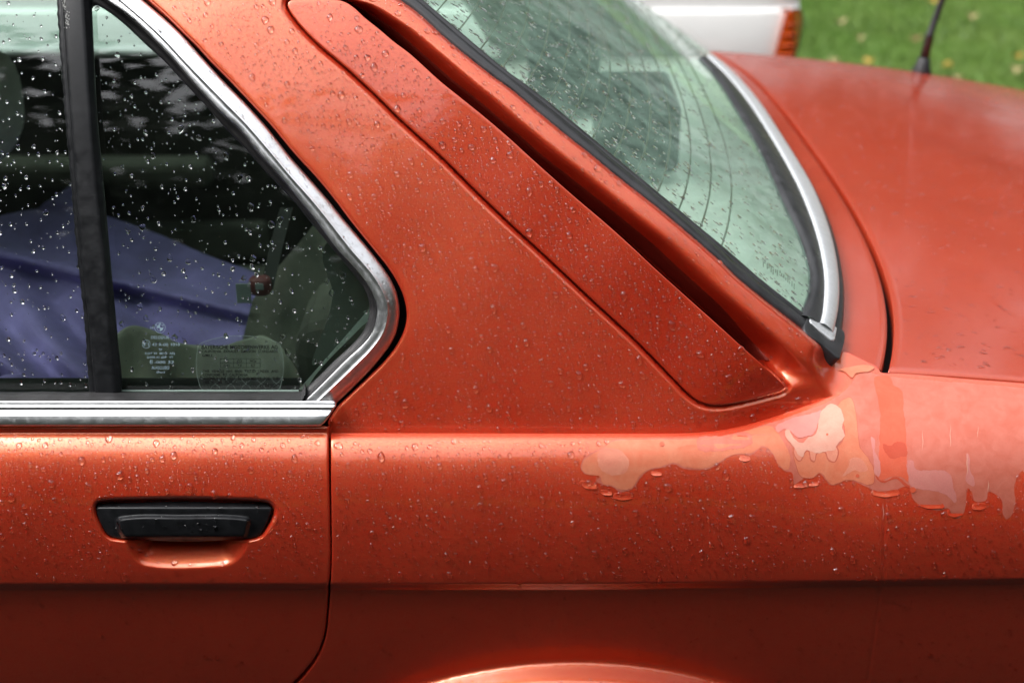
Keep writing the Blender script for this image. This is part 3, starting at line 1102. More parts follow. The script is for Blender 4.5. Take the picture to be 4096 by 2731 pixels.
pane_off = 0.0195
q_pl = np.vstack([expand(smooth(GL_IN, 10), -16)[::-1] if area(smooth(GL_IN, 10)) < 0 else smooth(GL_IN, 10), [(1190, 1590), (440, 1590), (350, 400)]])
gl_s = smooth(GL_IN, 12)
nrm = np.gradient(gl_s, axis=0)
nrm /= np.linalg.norm(nrm, axis=1)[:, None]
out_s = gl_s + np.stack([nrm[:, 1], -nrm[:, 0]], -1) * 18
q_pl = np.vstack([[(340, 60)], out_s[6:], [(1190, 1592), (460, 1592), (370, 700)]])
q_pl = resample(np.vstack([q_pl, q_pl[:1]]), 150)[:-1]
qglass = panel('quarter_glass', q_pl, side_off(pane_off), 'side_glass', door, grid=26)
f_pl = poly([(-1500, -160), (240, -160), (250, 100), (300, 800), (372, 1550), (372, 1592), (-1500, 1592)])
fglass = panel('door_glass', resample(np.vstack([f_pl, f_pl[:1]]), 170)[:-1], side_off(0.027), 'side_glass', door, grid=28)
# lower edge of the panes and the dark inner sill behind them
xs = np.linspace(-1500, 1200, 60)
band3('inner_sill', [at_depth(xs, np.full_like(xs, y), Y_win(xs, np.full_like(xs, y)) + d) for y, d in ((1600, 0.04), (1530, 0.045), (1514, 0.052), (1511, 0.062), (1511, 0.09))], 'interior_dark', door)
xs = np.linspace(470, 1195, 40)
band3('pane_edge', [at_depth(xs, np.full_like(xs, y), Y_win(xs, np.full_like(xs, y)) + d) for y, d in ((1566, 0.0185), (1561, 0.0182), (1559, 0.0192))], 'film_edge', qglass)

# ---- rear window
nG = 260
gkl, gkr = resample(GKLs, nG), resample(GKRs, nG)


def win_rows(spec, curves):
    rows = []
    for t, d in spec:
        i = min(int(t), len(curves) - 2)
        c = curves[i] + (curves[i + 1] - curves[i]) * (t - i)
        rows.append(win_pos(c[:, 0], c[:, 1]) + normals(win_pos, c[:, 0], c[:, 1]) * d)
    return rows


rwin = bpy.data.objects.new('rear_window', None)
COL.objects.link(rwin)
rwin.parent = car
rwin.matrix_parent_inverse = car.matrix_world.inverted()
bpy.context.view_layer.update()
gka, gkb = at_depth(gkl[:, 0], gkl[:, 1], Y_pillar(gkl[:, 0], gkl[:, 1]) - 0.0004), win_pos(gkr[:, 0], gkr[:, 1])
gkn = normals(win_pos, gkr[:, 0], gkr[:, 1])
gk = [gka + (gkb - gka) * t + gkn * d for t, d in ([(0.0, -0.014), (0.0, 0.0005), (0.08, 0.0032), (0.3, 0.0042), (0.55, 0.0036), (0.6, 0.0012), (0.64, 0.0030), (0.75, 0.0040), (0.92, 0.0030), (1.0, 0.0005), (1.0, -0.008)])]
band3('gasket', gk, 'gasket_rubber', rwin)
mir = lambda R: [r * [1, -1, 1] + [0, 1.7, 0] for r in R]
band3('gasket', mir(gk), 'gasket_rubber', rwin)

nT = 200
GI = [(3196, 1262), (3206, 1249), (3238, 1172), (3246, 1100), (3216, 975), (3122, 767), (3038, 583), (2949, 434), (2863, 300), (2800, 232)]
CI = [(3272, 1300), (3280, 1272), (3290, 1183), (3289, 1100), (3262, 955), (3193, 767), (3143, 668), (3068, 538), (2979, 402), (2895, 300), (2825, 232)]
CO = [(3326, 1340), (3334, 1312), (3350, 1219), (3349, 1100), (3318, 940), (3253, 767), (3191, 657), (3116, 538), (3027, 404), (2934, 300), (2852, 232)]
RO = [(3352, 1436), (3368, 1380), (3378, 1308), (3383, 1189), (3374, 1100), (3336, 935), (3262, 767), (3199, 657), (3124, 538), (3033, 404), (2940, 300), (2860, 232)]
gi, ci, co, ro = (resample(smooth(a, 8), nT) for a in (GI, CI, CO, RO))
band3('gasket', win_rows([(0, -0.006), (0, 0.0005), (0.15, 0.003), (0.4, 0.0045), (0.7, 0.004), (1.0, 0.003)], [gi, ci]), 'gasket_rubber', rwin)
band3('lower_trim', win_rows([(0, 0.0015), (0.02, 0.0042), (0.2, 0.0058), (0.5, 0.0062), (0.8, 0.0052), (0.95, 0.0036), (1.0, 0.0012)], [ci, co]), 'brushed_trim', rwin)
band3('gasket', win_rows([(0, 0.0018), (0.3, 0.0026), (0.7, 0.0014), (1.0, -0.0035), (1.08, -0.018)], [co, ro]), 'gasket_rubber', rwin)
panel('corner_clip', smooth([(3236, 1280), (3240, 1294), (3328, 1364), (3337, 1318), (3281, 1276)], 6, True, sharp=(0, 1, 2, 3, 4)), win_pos, 'brushed_trim', rwin, grid=14, off=0.0030, roll=6, drop=0.0015, skirt=0.006)
# rubber tip between the two gaskets
panel('gasket', smooth([(3233, 1276), (3240, 1296), (3328, 1368), (3345, 1320), (3368, 1330), (3353, 1436), (3296, 1386), (3215, 1318)], 8, True, sharp=(5,)), win_pos, 'gasket_rubber', rwin, grid=14, off=0.0022, roll=4, drop=0.0015, skirt=0.012)

ne = win_pos(gkr[:, 0], gkr[:, 1])
nd = np.polyval(XBC, ne[:, 1] - 0.85) - ne[:, 0]
o = np.argsort(nd)
nd_s, ny_s = nd[o], ne[o, 1]


def glass_curve(d, n=70, y0=None, dz=-0.003):
    if y0 is None:
        y0 = float(np.interp(d, nd_s, ny_s)) if d <= nd_s[-1] else ny_s[-1] + (d - nd_s[-1]) * (ny_s[-1] - ny_s[0]) / (nd_s[-1] - nd_s[0])
    t = np.linspace(0, 1, n)
    y = y0 + (1.7 - 2 * y0) * t
    x = np.polyval(XBC, np.clip(y, 0.1, 1.6) - 0.85) - d
    return np.stack([x, y, win_z(x, y) + dz], -1)


ds = np.r_[np.linspace(float(nd_s[0]) - 0.03, float(nd_s[-1]), 34), np.linspace(float(nd_s[-1]), 0.75, 8)[1:]]
rg = band3('glass', [glass_curve(d) for d in ds], 'rear_glass', rwin)
hl = win_pos(np.array([2093, 2182, 2272, 2361, 2449, 2535, 2622, 2708, 2794, 2881.0]), np.array([336, 407, 480, 553, 624, 698, 770, 840, 913, 984.0]))
hd = np.sort(np.polyval(XBC, hl[:, 1] - 0.85) - hl[:, 0])
stepd = float(np.mean(np.diff(hd)))
hd = np.r_[hd, hd[-1] + stepd * np.arange(1, 9)]
for d in hd:
    c = glass_curve(float(d), 60, dz=-0.0045)
    tube('heating_line', c[:, :], 0.0012, 'amber_wire', rwin, seg=4)

# ---- deck between window and boot lid, lid, far wing
TLg = poly([(3541, 1370), (3543, 1257), (3525, 1156), (3485, 1031), (3425, 900), (3350, 767), (3268, 646), (3178, 526), (3089, 413), (2990, 306), (2925, 262)])
th_ = deck_pos(TLg[:, 0], TLg[:, 1])
TGC = np.polyfit(th_[:, 1] - 0.85, th_[:, 0], 4)
tg = lambda y: np.polyval(TGC, np.clip(y, 0.11, 1.6) - 0.85)
near = deck_pos(np.array([3548.0, 4096.0]), np.array([1487.0, 1525.0]))
nslope = (near[1, 1] - near[0, 1]) / (near[1, 0] - near[0, 0])
lid_y0 = lambda x: near[0, 1] + (x - near[0, 0]) * nslope
ys = np.linspace(0.105, 1.575, 71)
ysw = ys
rows = []
for t in np.linspace(0, 1, 9):
    s_ = deck_pos(3358 + 165 * t, 1420 + 58 * t)
    ys = np.linspace(float(s_[1]), 1.575, 71)
    a, b = np.polyval(XBC, np.clip(ys, 0.1, 1.6) - 0.85) - 0.012, tg(ys) - 0.001
    x = a + (b - a) * t
    rows.append(np.stack([x, ys, deck_z(x, ys)], -1))
rows.append(rows[-1] + [0.0018, 0, -0.0006])
rows.append(rows[-1] + [0.0008, 0, -0.0018])
rows.append(rows[-1] + [0.0, 0, -0.02])
ys = ysw
band3('rear_deck', rows, 'lid_paint', car)
LX = np.r_[0, 0.0003, 0.0008, 0.0016, np.linspace(0.012, 0.92, 60)]
LZ = np.r_[-0.022, -0.0012, -0.0003, 0, np.zeros(60)]
rows = []
yl = np.r_[-0.0005, 0, 0.002, 0.005, np.linspace(0.012, 1.455, 60)]
zl = np.r_[-0.02, -0.0022, -0.0006, 0, np.zeros(60)]
for dy_, dz_ in zip(yl, zl):
    x0 = tg(near[0, 1] + 0.004 + dy_) + 0.0080
    x = x0 + LX
    y = lid_y0(x) + dy_ + 0.0012
    z = deck_z(x, y) + np.minimum(LZ, dz_) + 0.0004
    rows.append(np.stack([x, y, z], -1))
lid = band3('boot_lid', rows, 'lid_paint', car)
gut = [np.stack([tg(ys) + dx, ys, deck_z(tg(ys), ys) - 0.018], -1) for dx in (-0.02, 0.04)]
gx_ = np.linspace(near[0, 0] - 0.01, 1.25, 30)
band3('boot_gutter', gut, 'dark_gap', car)
band3('boot_gutter', [np.stack([gx_, lid_y0(gx_) + d, deck_z(gx_, lid_y0(gx_)) - 0.014], -1) for d in (-0.02, 0.03)], 'dark_gap', car)
# far wing: mirror of the near one
pyw = np.r_[np.arange(1487, 2300, 28.0)]
yw = YB(pyw)
zw = at_depth(np.full_like(pyw, 2048), pyw, yw)[:, 2]
yw = 1.7 - yw + 0.006
rows = []
for x in np.linspace(0.36, 1.3, 24):
    sl = deck_z(x, 0.85) - deck_z(0.395, 0.85)
    rows.append(np.stack([np.full_like(yw, x), yw, zw + sl - 0.002], -1))
rows = [np.vstack([r[:1] + [0, -0.02, 0.0035], r]) for r in rows]
band3('far_wing', rows, 'lid_paint', car)

# tail, wheel and floor close the body off where the frame cuts it
py_ = np.linspace(2080, 3260, 40)
tn_ = fender_pos(np.full(40, 6495.0), py_)
band3('tail_panel', [tn_, tn_ * [1, 0, 1] + [0.012, 0.3, 0], tn_ * [1, 0, 1] + [0.012, 1.4, 0], tn_ * [1, -1, 1] + [0, 1.7, 0]], 'body_paint', car)
wcx = float(at_depth(2300, 2900, 0.12)[0])
th = np.linspace(0, 2 * math.pi, 49)
prof = [(0.10, 0.20), (0.085, 0.26), (0.095, 0.295), (0.12, 0.31), (0.25, 0.31), (0.27, 0.29)]
tw = band3('wheel', [np.stack([wcx + r_ * np.cos(th), np.full(49, y_), 0.31 + r_ * np.sin(th)], -1) for y_, r_ in prof], 'tyre_rubber', car)
band3('rim', [np.stack([wcx + r_ * np.cos(th), np.full(49, y_), 0.31 + r_ * np.sin(th)], -1) for y_, r_ in ((0.099, 0.205), (0.095, 0.195), (0.12, 0.17), (0.13, 0.06), (0.115, 0.05), (0.115, 0.001))], 'rim_metal', tw)
box('underbody', (-2.2, 0.30, 0.18), (1.1, 1.6, 0.27), 'underbody', car)
box('wheel_well', (wcx - 0.42, 0.275, 0.26), (wcx + 0.42, 0.3, 0.75), 'underbody', car)

# aerial on the far wing
ab = at_depth(3683, 306, 1.585)
ant = bpy.data.objects.new('aerial', None)
COL.objects.link(ant)
ant.parent = car
ant.matrix_parent_inverse = car.matrix_world.inverted()
bpy.context.view_layer.update()
a1, a2, a3 = at_depth(3697, 236, 1.585), at_depth(3718, 142, 1.585), at_depth(3769, 0, 1.585)
tube('aerial_base', [ab - [0, 0, 0.01], ab, ab + (a1 - ab) * 0.35, ab + (a1 - ab) * 0.5, a1, a1 + (a2 - a1) * 0.05], [0.021, 0.0205, 0.0190, 0.0165, 0.0120, 0.0098], 'antenna_black', ant, 16)
tube('aerial_mast', [a1, a2 - (a2 - a1) * 0.05, a2, a2 + (a3 - a2) * 0.05, a3, a3 + (a3 - a2) * 3.2], [0.0096, 0.0086, 0.0096, 0.0072, 0.0062, 0.004], 'antenna_black', ant, 12)

# ---- cabin: what shows through the panes
box('cabin_floor', (-2.2, 0.12, 0.28), (0.4, 1.6, 0.3), 'interior_dark', car)
box('far_door_panel', (-2.2, 1.50, 0.3), (-0.02, 1.56, 0.912), 'interior_olive', car, 0.01)
box('far_door_sill', (-2.2, 1.475, 0.917), (-0.02, 1.52, 0.936), 'sill_metal', car, 0.01)
box('armrest', (-1.5, 1.44, 0.66), (-0.6, 1.499, 0.72), 'upholstery', car, 0.02)
box('door_pocket', (-1.6, 1.46, 0.5), (-0.5, 1.499, 0.58), 'upholstery', car, 0.015)
obj('far_window', [(-2.2, 1.51, 0.93), (-0.02, 1.51, 0.93), (-0.25, 1.40, 1.33), (-2.2, 1.40, 1.33)], [(0, 1, 2, 3)], 'far_glass', car)
box('roof', (-2.2, 0.36, 1.345), (-0.28, 1.34, 1.385), 'body_paint', car, 0.01)
box('headliner', (-2.2, 0.36, 1.33), (-0.28, 1.34, 1.343), 'pillar_trim', car)
obj('far_pillar', [(-0.02, 1.52, 0.90), (0.40, 1.56, 0.90), (-0.25, 1.36, 1.34), (-0.28, 1.38, 1.34), (-0.02, 1.60, 0.90), (0.40, 1.60, 0.90), (-0.25, 1.42, 1.36), (-0.28, 1.42, 1.36)],
    [(0, 1, 2, 3), (4, 7, 6, 5), (0, 3, 7, 4), (1, 5, 6, 2), (0, 4, 5, 1)], 'pillar_trim', car, smooth_=False)
box('bulkhead', (-2.24, 0.12, 0.28), (-2.2, 1.6, 0.95), 'interior_dark', car)
sh = obj('parcel_shelf', [(-0.10, 0.28, 0.900), (0.40, 0.25, 0.900), (0.40, 1.54, 0.900), (-0.10, 1.54, 0.900), (-0.10, 0.28, 0.88), (0.40, 0.25, 0.88), (0.40, 1.54, 0.88), (-0.10, 1.54, 0.88)],
         [(0, 1, 2, 3), (4, 7, 6, 5), (0, 4, 5, 1), (1, 5, 6, 2), (2, 6, 7, 3), (3, 7, 4, 0)], 'shelf_cloth', car, smooth_=False)
box('rear_seat', (-0.26, 0.25, 0.42), (-0.105, 1.48, 0.895), 'upholstery', car, 0.035)
box('seat_cushion', (-0.75, 0.2, 0.32), (-0.262, 1.48, 0.50), 'upholstery', car, 0.05)
for px, py, Yc in ((2540, 470, 0.86), (2250, 250, 1.20)):
    c = at_depth(px, py, Yc)
    box('headrest', c - [0.06, 0.10, 0.06], c + [0.06, 0.10, 0.05], 'headrest_cloth', car, 0.015)
blob('front_headrest', at_depth(-75, 430, 0.62), (0.042, 0.10, 0.075), 'pale_cloth', car, pw=2.6)
box('front_seat', (-1.25, 0.35, 0.42), (-0.98, 0.95, 0.93), 'interior_dark', car, 0.05)
# near-side upholstery, the belt and the light edge of the inner pillar
ups = panel('seat_side', smooth([(1010, 1200), (1120, 1060), (1230, 930), (1330, 800), (1580, 1010), (1580, 1640), (900, 1640)], 20, True, sharp=(0, 3, 4, 5, 6)), field_pos(lambda px, py: 0.30 + 0.16 * (1640 - py) / 800 + 0.01 * np.sin(px / 50.0)), 'upholstery', car, grid=40)
band3('seat_belt', [at_depth(np.array([1120, 1085, 1040]) + dx, np.array([830, 960, 1160.0]), np.array([0.42, 0.40, 0.36])) for dx in (0, 26, 52)], 'interior_dark', car)
panel('inner_pillar_edge', smooth([(1196, 1556), (1478, 1234), (1486, 1262), (1440, 1312), (1262, 1500), (1222, 1564)], 10, True, sharp=(0, 1, 5)), side_off(0.034), 'shelf_cloth', car, grid=16)
panel('inner_pillar', smooth([(1478, 1220), (1420, 1060), (1330, 950), (1290, 1010), (1330, 1180), (1250, 1460)], 16, True), side_off(0.085), 'pillar_trim', car, grid=30)

# ================================================================== cloths and a box lying in the cabin
def cloth_pos(top, bot, y1, y0, amp, seed):
    r = np.random.default_rng(seed)
    ks = [(r.uniform(0.012, 0.03), r.uniform(-0.02, 0.02), r.uniform(0, 6)) for _ in range(3)]

    def f(px, py):
        t = np.clip((py - top) / (bot - top), 0, 1)
        y = y1 + (y0 - y1) * t ** 0.85
        for a, b, c in ks:
            y = y + amp * np.sin(a * px + b * py + c + 1.5 * np.sin(py / 160.0)) * (0.25 + t)
        y = y - 0.05 * np.exp(-((py - 1010 - 0.25 * px) / 36.0) ** 2) + 0.035 * np.exp(-((py - 1085 - 0.2 * px) / 40.0) ** 2)
        return y
    return field_pos(f)


# broad folds
c = panel('purple_blanket', smooth([(-300, 930), (0, 866), (120, 842), (250, 834), (330, 842), (436, 871), (600, 930), (740, 990), (870, 1040), (975, 1080), (1045, 1120), (1060, 1190), (1010, 1250), (970, 1340), (960, 1640), (-300, 1640)], 14, True, sharp=(0, 14, 15)),
          cloth_pos(840, 1640, 0.80, 0.26, 0.026, 3), 'purple_cloth', None, grid=14, roll=20, drop=0.01, skirt=0.06)
tag(c, 'purple fleece blanket heaped on the back seat behind the wet side window', 'blanket')
c = panel('khaki_cloth', smooth([(470, 1360), (520, 1312), (600, 1330), (700, 1372), (800, 1395), (960, 1375), (1050, 1345), (1120, 1400), (1190, 1500), (1190, 1640), (360, 1640), (430, 1500)], 14, True, sharp=(9, 10)),
          cloth_pos(1300, 1640, 0.27, 0.21, 0.006, 9), 'khaki_cloth', None, grid=16, roll=14, drop=0.008, skirt=0.03)
tag(c, 'crumpled khaki cloth lying low against the rear door behind the printed glass', 'cloth')
tb = thing('tissue_packet', 'small red and white packet at the right end of the purple blanket', 'packet', at_depth(1035, 1150, 0.36))
cc = at_depth(1035, 1150, 0.36)
k = box('wrapper', cc + [-0.012, -0.010, -0.010], cc + [0.016, 0.010, 0.016], 'red_print', tb, 0.009)
k = box('white_panel', cc + [-0.026, -0.012, -0.016], cc + [-0.008, -0.0105, 0.010], 'white_print', tb, 0.0005)
k = box('white_panel', cc + [-0.002, -0.0125, 0.002], cc + [0.008, -0.0112, 0.010], 'white_print', tb, 0.0005)

# ================================================================== the white car beyond
WY, WX = 2.55, 0.775
wc = thing('white_car', 'white saloon car parked beyond the red car, its amber tail lamp showing', 'car', (WX - 2.2, WY + 0.85, 0.0))


def wcar_section(x):
    """(y offset inwards, z) outline of the body side at station x measured from the tail (0) to the nose (4.4)"""
    tail = math.exp(-x / 0.05) * 0.055 + math.exp(-(4.4 - x) / 0.08) * 0.08
    return [(0.10 + tail, 0.20), (0.03 + tail, 0.26), (0.0 + tail, 0.45), (-0.012 + tail, 0.60), (-0.018 + tail, 0.775), (-0.010 + tail, 0.783), (-0.002 + tail, 0.790), (0.000 + tail, 0.797), (0.004 + tail, 0.85), (0.03 + tail, 0.905), (0.12 + tail, 0.925)]


xs = np.r_[0, 0.01, 0.03, 0.06, 0.1, np.linspace(0.2, 4.2, 30), 4.3, 4.36, 4.4]
rows = []
for x in xs:
    s = wcar_section(x)
    L_ = [(WX - x, WY + a, z) for a, z in s]
    R_ = [(WX - x, WY + 1.7 - a, z) for a, z in s[::-1]]
    rows.append(np.array(L_ + R_))
wb = band3('body', rows, 'white_paint', wc)
for r_, nm in ((rows[0], 'tail_panel'), (rows[-1], 'nose_panel')):
    V = np.array(r_)
    m_ = len(V)
    obj(nm, V, [(i, i + 1, m_ - 2 - i, m_ - 1 - i) for i in range(m_ // 2 - 1)], 'white_paint', wc, smooth_=False)
# cabin
cab = [(0.75, 0.92, 0.12), (1.25, 1.36, 0.27), (2.6, 1.40, 0.27), (3.2, 0.92, 0.12)]
V = [(WX - x, WY + i, z) for x, z, i in cab] + [(WX - x, WY + 1.7 - i, z) for x, z, i in cab]
obj('cabin_roof', V, [(0, 1, 2, 3), (7, 6, 5, 4), (0, 4, 5, 1), (1, 5, 6, 2), (2, 6, 7, 3)], 'white_paint', wc, smooth_=False)
for s_, yy in ((1, WY), (-1, WY + 1.7)):
    for xa, xb_ in ((0.98, 1.85), (1.93, 2.95)):
        def ptc(x, zf):
            lo, hi = 0.95, 1.33
            z = lo + (hi - lo) * zf
            x2 = x if not ((xa < 1 and x == xa) or (xb_ > 2.9 and x == xb_)) else (x + (0.30 * zf if x == xa else -0.38 * zf))
            ins = 0.12 + (0.27 - 0.12) * (z - 0.92) / 0.46
            return (WX - x2, yy + s_ * (ins - 0.004), z)
        obj('window', [ptc(xa, 0), ptc(xb_, 0), ptc(xb_, 1), ptc(xa, 1)], [(0, 1, 2, 3)], 'car_glass_dark', wc, smooth_=False)
for x in (0.85, 3.45):
    for yy in (WY + 0.10, WY + 1.60):
        bmw = bmesh.new()
        bmesh.ops.create_cone(bmw, cap_ends=True, segments=32, radius1=0.31, radius2=0.31, depth=0.19)
        bmesh.ops.rotate(bmw, verts=bmw.verts, cent=(0, 0, 0), matrix=Matrix.Rotation(math.pi / 2, 3, 'X'))
        bmesh.ops.bevel(bmw, geom=[e for e in bmw.edges if len(e.link_faces) == 2 and any(len(f.verts) > 4 for f in e.link_faces)], offset=0.03, segments=3, affect='EDGES')
        bmw.verts.index_update()
        V = np.array([v.co[:] for v in bmw.verts]) + [WX - x, yy, 0.31]
        fs = [[v.index for v in f.verts] for f in bmw.faces]
        bmw.free()
        wh = obj('wheel', V, fs, 'tyre_rubber', wc, smooth_=False)
        sgn = -1 if yy < WY + 0.8 else 1
        th = np.linspace(0, 2 * math.pi, 25)[:-1]
        V = [(WX - x + 0.2 * math.cos(t), yy + sgn * 0.098, 0.31 + 0.2 * math.sin(t)) for t in th] + [(WX - x, yy + sgn * 0.075, 0.31)]
        obj('rim', V, [(i, (i + 1) % 24, 24) for i in range(24)], 'rim_metal', wh)
# amber side of the wrapped tail lamp, ribbed
lamp = [(3146, 78), (3152, 58), (3164, 48), (3198, 44), (3205, 60), (3196, 150), (3168, 240), (3158, 252), (3098, 254)]
lmp = panel('tail_lamp', smooth(lamp, 6, True, sharp=(8,)), field_pos(lambda px, py: WY - 0.022 + 0.05 * sstep(3165, 3222, px) + 0 * py), 'amber_lens', wc, grid=9, roll=5, drop=0.004, skirt=0.04)
pts = smooth(lamp, 6, True, sharp=(8,))
fr = expand(pts, 7)
i_, o_ = np.vstack([pts, pts[:1]]), np.vstack([fr, fr[:1]])
band3('lamp_frame', [at_depth(c_[:, 0], c_[:, 1], WY - 0.020 + d_ + 0.05 * sstep(3165, 3222, c_[:, 0])) for c_, d_ in ((i_, 0.0), (o_, -0.002), (expand(o_, 1), 0.03))], 'black_rubber', lmp)
for y in (100, 142, 184, 222):
    xs_ = np.linspace(3146 - (y - 60) * 0.27 + 8, 3200 - max(0, y - 100) * 0.22, 8)
    band3('lamp_rib', [at_depth(xs_, np.full(8, y + dy_), WY - 0.024 + d_ + 0.05 * sstep(3165, 3222, xs_)) for dy_, d_ in ((-4, 0), (-2, -0.004), (2, -0.004), (4, 0))], 'amber_lens', lmp)

# ================================================================== fallen leaves on the lawn
LEAVES = [(3361, 85, 2), (3475, 243, 0), (3338, 240, 2), (3787, 262, 0), (3893, 63, 2), (4066, 224, 0), (4072, 275, 2), (3662, 155, 1), (3730, 3, 0), (3440, 150, 2), (3835, 310, 2)]
LEAFL = ['pale leaf high on the lawn between the white car and the aerial', 'yellow leaf on the lawn just above the boot lid left of the aerial',
         'pale leaf on the lawn nearest the white car, close to the boot edge', 'bright yellow leaf on the lawn just right of the aerial base', 'pale leaf high on the lawn right of the aerial',
         'yellow leaf near the right edge of the lawn, upper of two close together', 'pale leaf near the right edge of the lawn, lower of two close together', 'dark brown leaf on the lawn touching the left side of the aerial',
         'yellow leaf at the very top of the lawn left of the aerial tip', 'pale leaf on the lawn midway between tail lamp and aerial', 'pale leaf on the lawn low down right of the aerial base beside the boot edge']
LEAFM = [('leaf_yellow', 'yellow'), ('leaf_brown', 'brown'), ('leaf_pale', 'pale')]
for i, (px, py, k) in enumerate(LEAVES):
    P = solve(np.array([px], float), np.array([py], float), lambda x, y: 0 * x + 0.05, 1.0, 60.0)[0]
    r = rng.uniform(0.018, 0.028)
    a0 = rng.uniform(0, 6.28)
    V, n_ = [], 14
    for j in range(n_):
        t = 2 * math.pi * j / n_
        rr = r * (1 + 0.25 * math.cos(2 * t) + 0.12 * math.cos(5 * t))
        V.append((rr * math.cos(t + a0), rr * 0.8 * math.sin(t + a0), 0.012 * math.cos(2 * t) + 0.006 * math.sin(3 * t)))
    V.append((0, 0, 0.004))
    lf = obj('fallen_leaf', np.array(V), [(j, (j + 1) % n_, n_) for j in range(n_)], LEAFM[k][0], smooth_=False)
    lf.location = P
    tag(lf, LEAFL[i], 'leaf', 'fallen leaves on the lawn')

# ================================================================== bare patches where the clear coat has gone
def rough_edge(pl, amp, seed, step=7.0):
    r = np.random.default_rng(seed)
    p = resample(np.vstack([pl, pl[:1]]), max(12, int(np.linalg.norm(np.diff(np.vstack([pl, pl[:1]]), axis=0), axis=1).sum() / step)))[:-1]
    n = len(p)
    w_ = np.zeros(n)
    for k, a in ((3, 0.35), (7, 0.6), (17, 0.9), (37, 1.0), (n // 5, 0.7), (n // 3, 0.5)):
        w_ += a * np.sin(2 * math.pi * k * np.arange(n) / n + r.uniform(0, 6.3)) * r.uniform(0.4, 1)
    d = np.roll(p, -1, 0) - np.roll(p, 1, 0)
    d /= np.linalg.norm(d, axis=1)[:, None] + 1e-9
    return p + np.stack([d[:, 1], -d[:, 0]], -1) * (w_ * amp)[:, None]


def patch(name, pts, mat, off, amp, seed, grid=26, sharp=(), pos=None):
    pl = rough_edge(smooth(pts, 7, True, sharp=sharp), amp, seed)
    return panel(name, pl, pos or fender_pos, mat, quarter, grid=grid, off=off)


LOWER = [(2400, 1905), (2379, 1922), (2413, 1940), (2455, 1948), (2472, 1962), (2532, 1953), (2566, 1905), (2595, 1880), (2646, 1871), (2697, 1854), (2736, 1871), (2829, 1875), (2880, 1850),
         (2923, 1824), (2948, 1816), (3008, 1816), (3050, 1788), (3093, 1820), (3118, 1867), (3144, 1888), (3166, 1892), (3176, 1935), (3225, 1905), (3279, 1893), (3326, 1940), (3394, 1921), (3479, 1951), (3504, 1963), (3585, 1955),
         (3632, 1946), (3648, 1993), (3691, 2027), (3759, 2042), (3793, 2031), (3812, 2062), (3836, 2072), (3857, 2048), (3872, 1951), (3887, 1968), (3897, 2002), (3942, 1997), (3951, 1963), (4006, 1997), (4012, 2055),
         (4027, 2076), (4048, 2059), (4061, 2002), (4055, 1951), (4091, 1883), (4160, 1930), (4240, 1990), (4300, 2040)]
UPPER = [(4300, 1566), (4096, 1550), (3850, 1532), (3640, 1513), (3545, 1506), (3520, 1500), (3480, 1490), (3430, 1500), (3408, 1530), (3330, 1600), (3250, 1634), (3150, 1668), (3060, 1698), (2990, 1720), (2900, 1740), (2800, 1752), (2519, 1757), (2442, 1764), (2421, 1783), (2360, 1815), (2328, 1845), (2322, 1875), (2338, 1895)]
patch('bare_patch', LOWER + UPPER, 'bare_pink', 0.00016, 1.6, 1, 20)
patch('bare_patch', [(2400, 1905), (2413, 1935), (2455, 1944), (2472, 1955), (2530, 1948), (2560, 1902), (2595, 1875), (2646, 1866), (2697, 1848), (2736, 1866), (2829, 1870), (2880, 1845), (2923, 1819), (3008, 1811), (3050, 1783), (3093, 1815), (3118, 1862), (3150, 1880),
                     (3160, 1830), (3130, 1760), (3095, 1715), (3080, 1704), (2990, 1722), (2900, 1744), (2800, 1756), (2519, 1760), (2442, 1768), (2421, 1788), (2360, 1820), (2332, 1848), (2328, 1875), (2345, 1895)], 'bare_orange', 0.0003, 1.2, 2, 22)
patch('bare_patch', [(2400, 1800), (2480, 1800), (2517, 1850), (2500, 1890), (2440, 1898), (2398, 1870), (2390, 1830)], 'bare_coral', 0.00042, 1.5, 3)
patch('bare_patch', [(2700, 1800), (2860, 1795), (2870, 1835), (2830, 1865), (2740, 1862), (2705, 1845)], 'bare_orange', 0.00044, 1.5, 4)
patch('bare_patch', [(2790, 1755), (2900, 1745), (2990, 1730), (3010, 1770), (2900, 1800), (2790, 1795)], 'bare_pink', 0.00045, 2.0, 41)
# tide lines and the runs below the corner
RUN = [(3172, 1790), (3182, 1850), (3205, 1905), (3250, 1910), (3279, 1889), (3326, 1936), (3394, 1917), (3490, 1934), (3495, 1880), (3470, 1830), (3440, 1790), (3430, 1720), (3420, 1640), (3400, 1590), (3360, 1610), (3340, 1660), (3375, 1700), (3378, 1745), (3352, 1785), (3320, 1800), (3260, 1800), (3220, 1805)]
patch('tide_line', expand(smooth(RUN, 9, True), 2.2), 'tide_line', 0.0003, 0.8, 5, 24)
patch('bare_patch', RUN, 'bare_orange', 0.00044, 0.8, 5, 24)
patch('bare_patch', [(3395, 1860), (3400, 1835), (3440, 1832), (3470, 1880), (3440, 1886), (3420, 1880), (3370, 1905)], 'bare_coral', 0.00056, 1.0, 6)
CREAM = [(3300, 1630), (3320, 1616), (3345, 1622), (3368, 1650), (3375, 1680), (3368, 1710), (3378, 1745), (3352, 1772), (3338, 1800), (3322, 1802), (3296, 1806), (3260, 1812), (3232, 1800), (3222, 1802), (3210, 1826), (3192, 1818), (3178, 1792), (3150, 1760), (3138, 1728), (3152, 1718), (3168, 1742), (3186, 1764), (3215, 1770), (3232, 1750), (3258, 1742), (3272, 1700), (3284, 1650)]
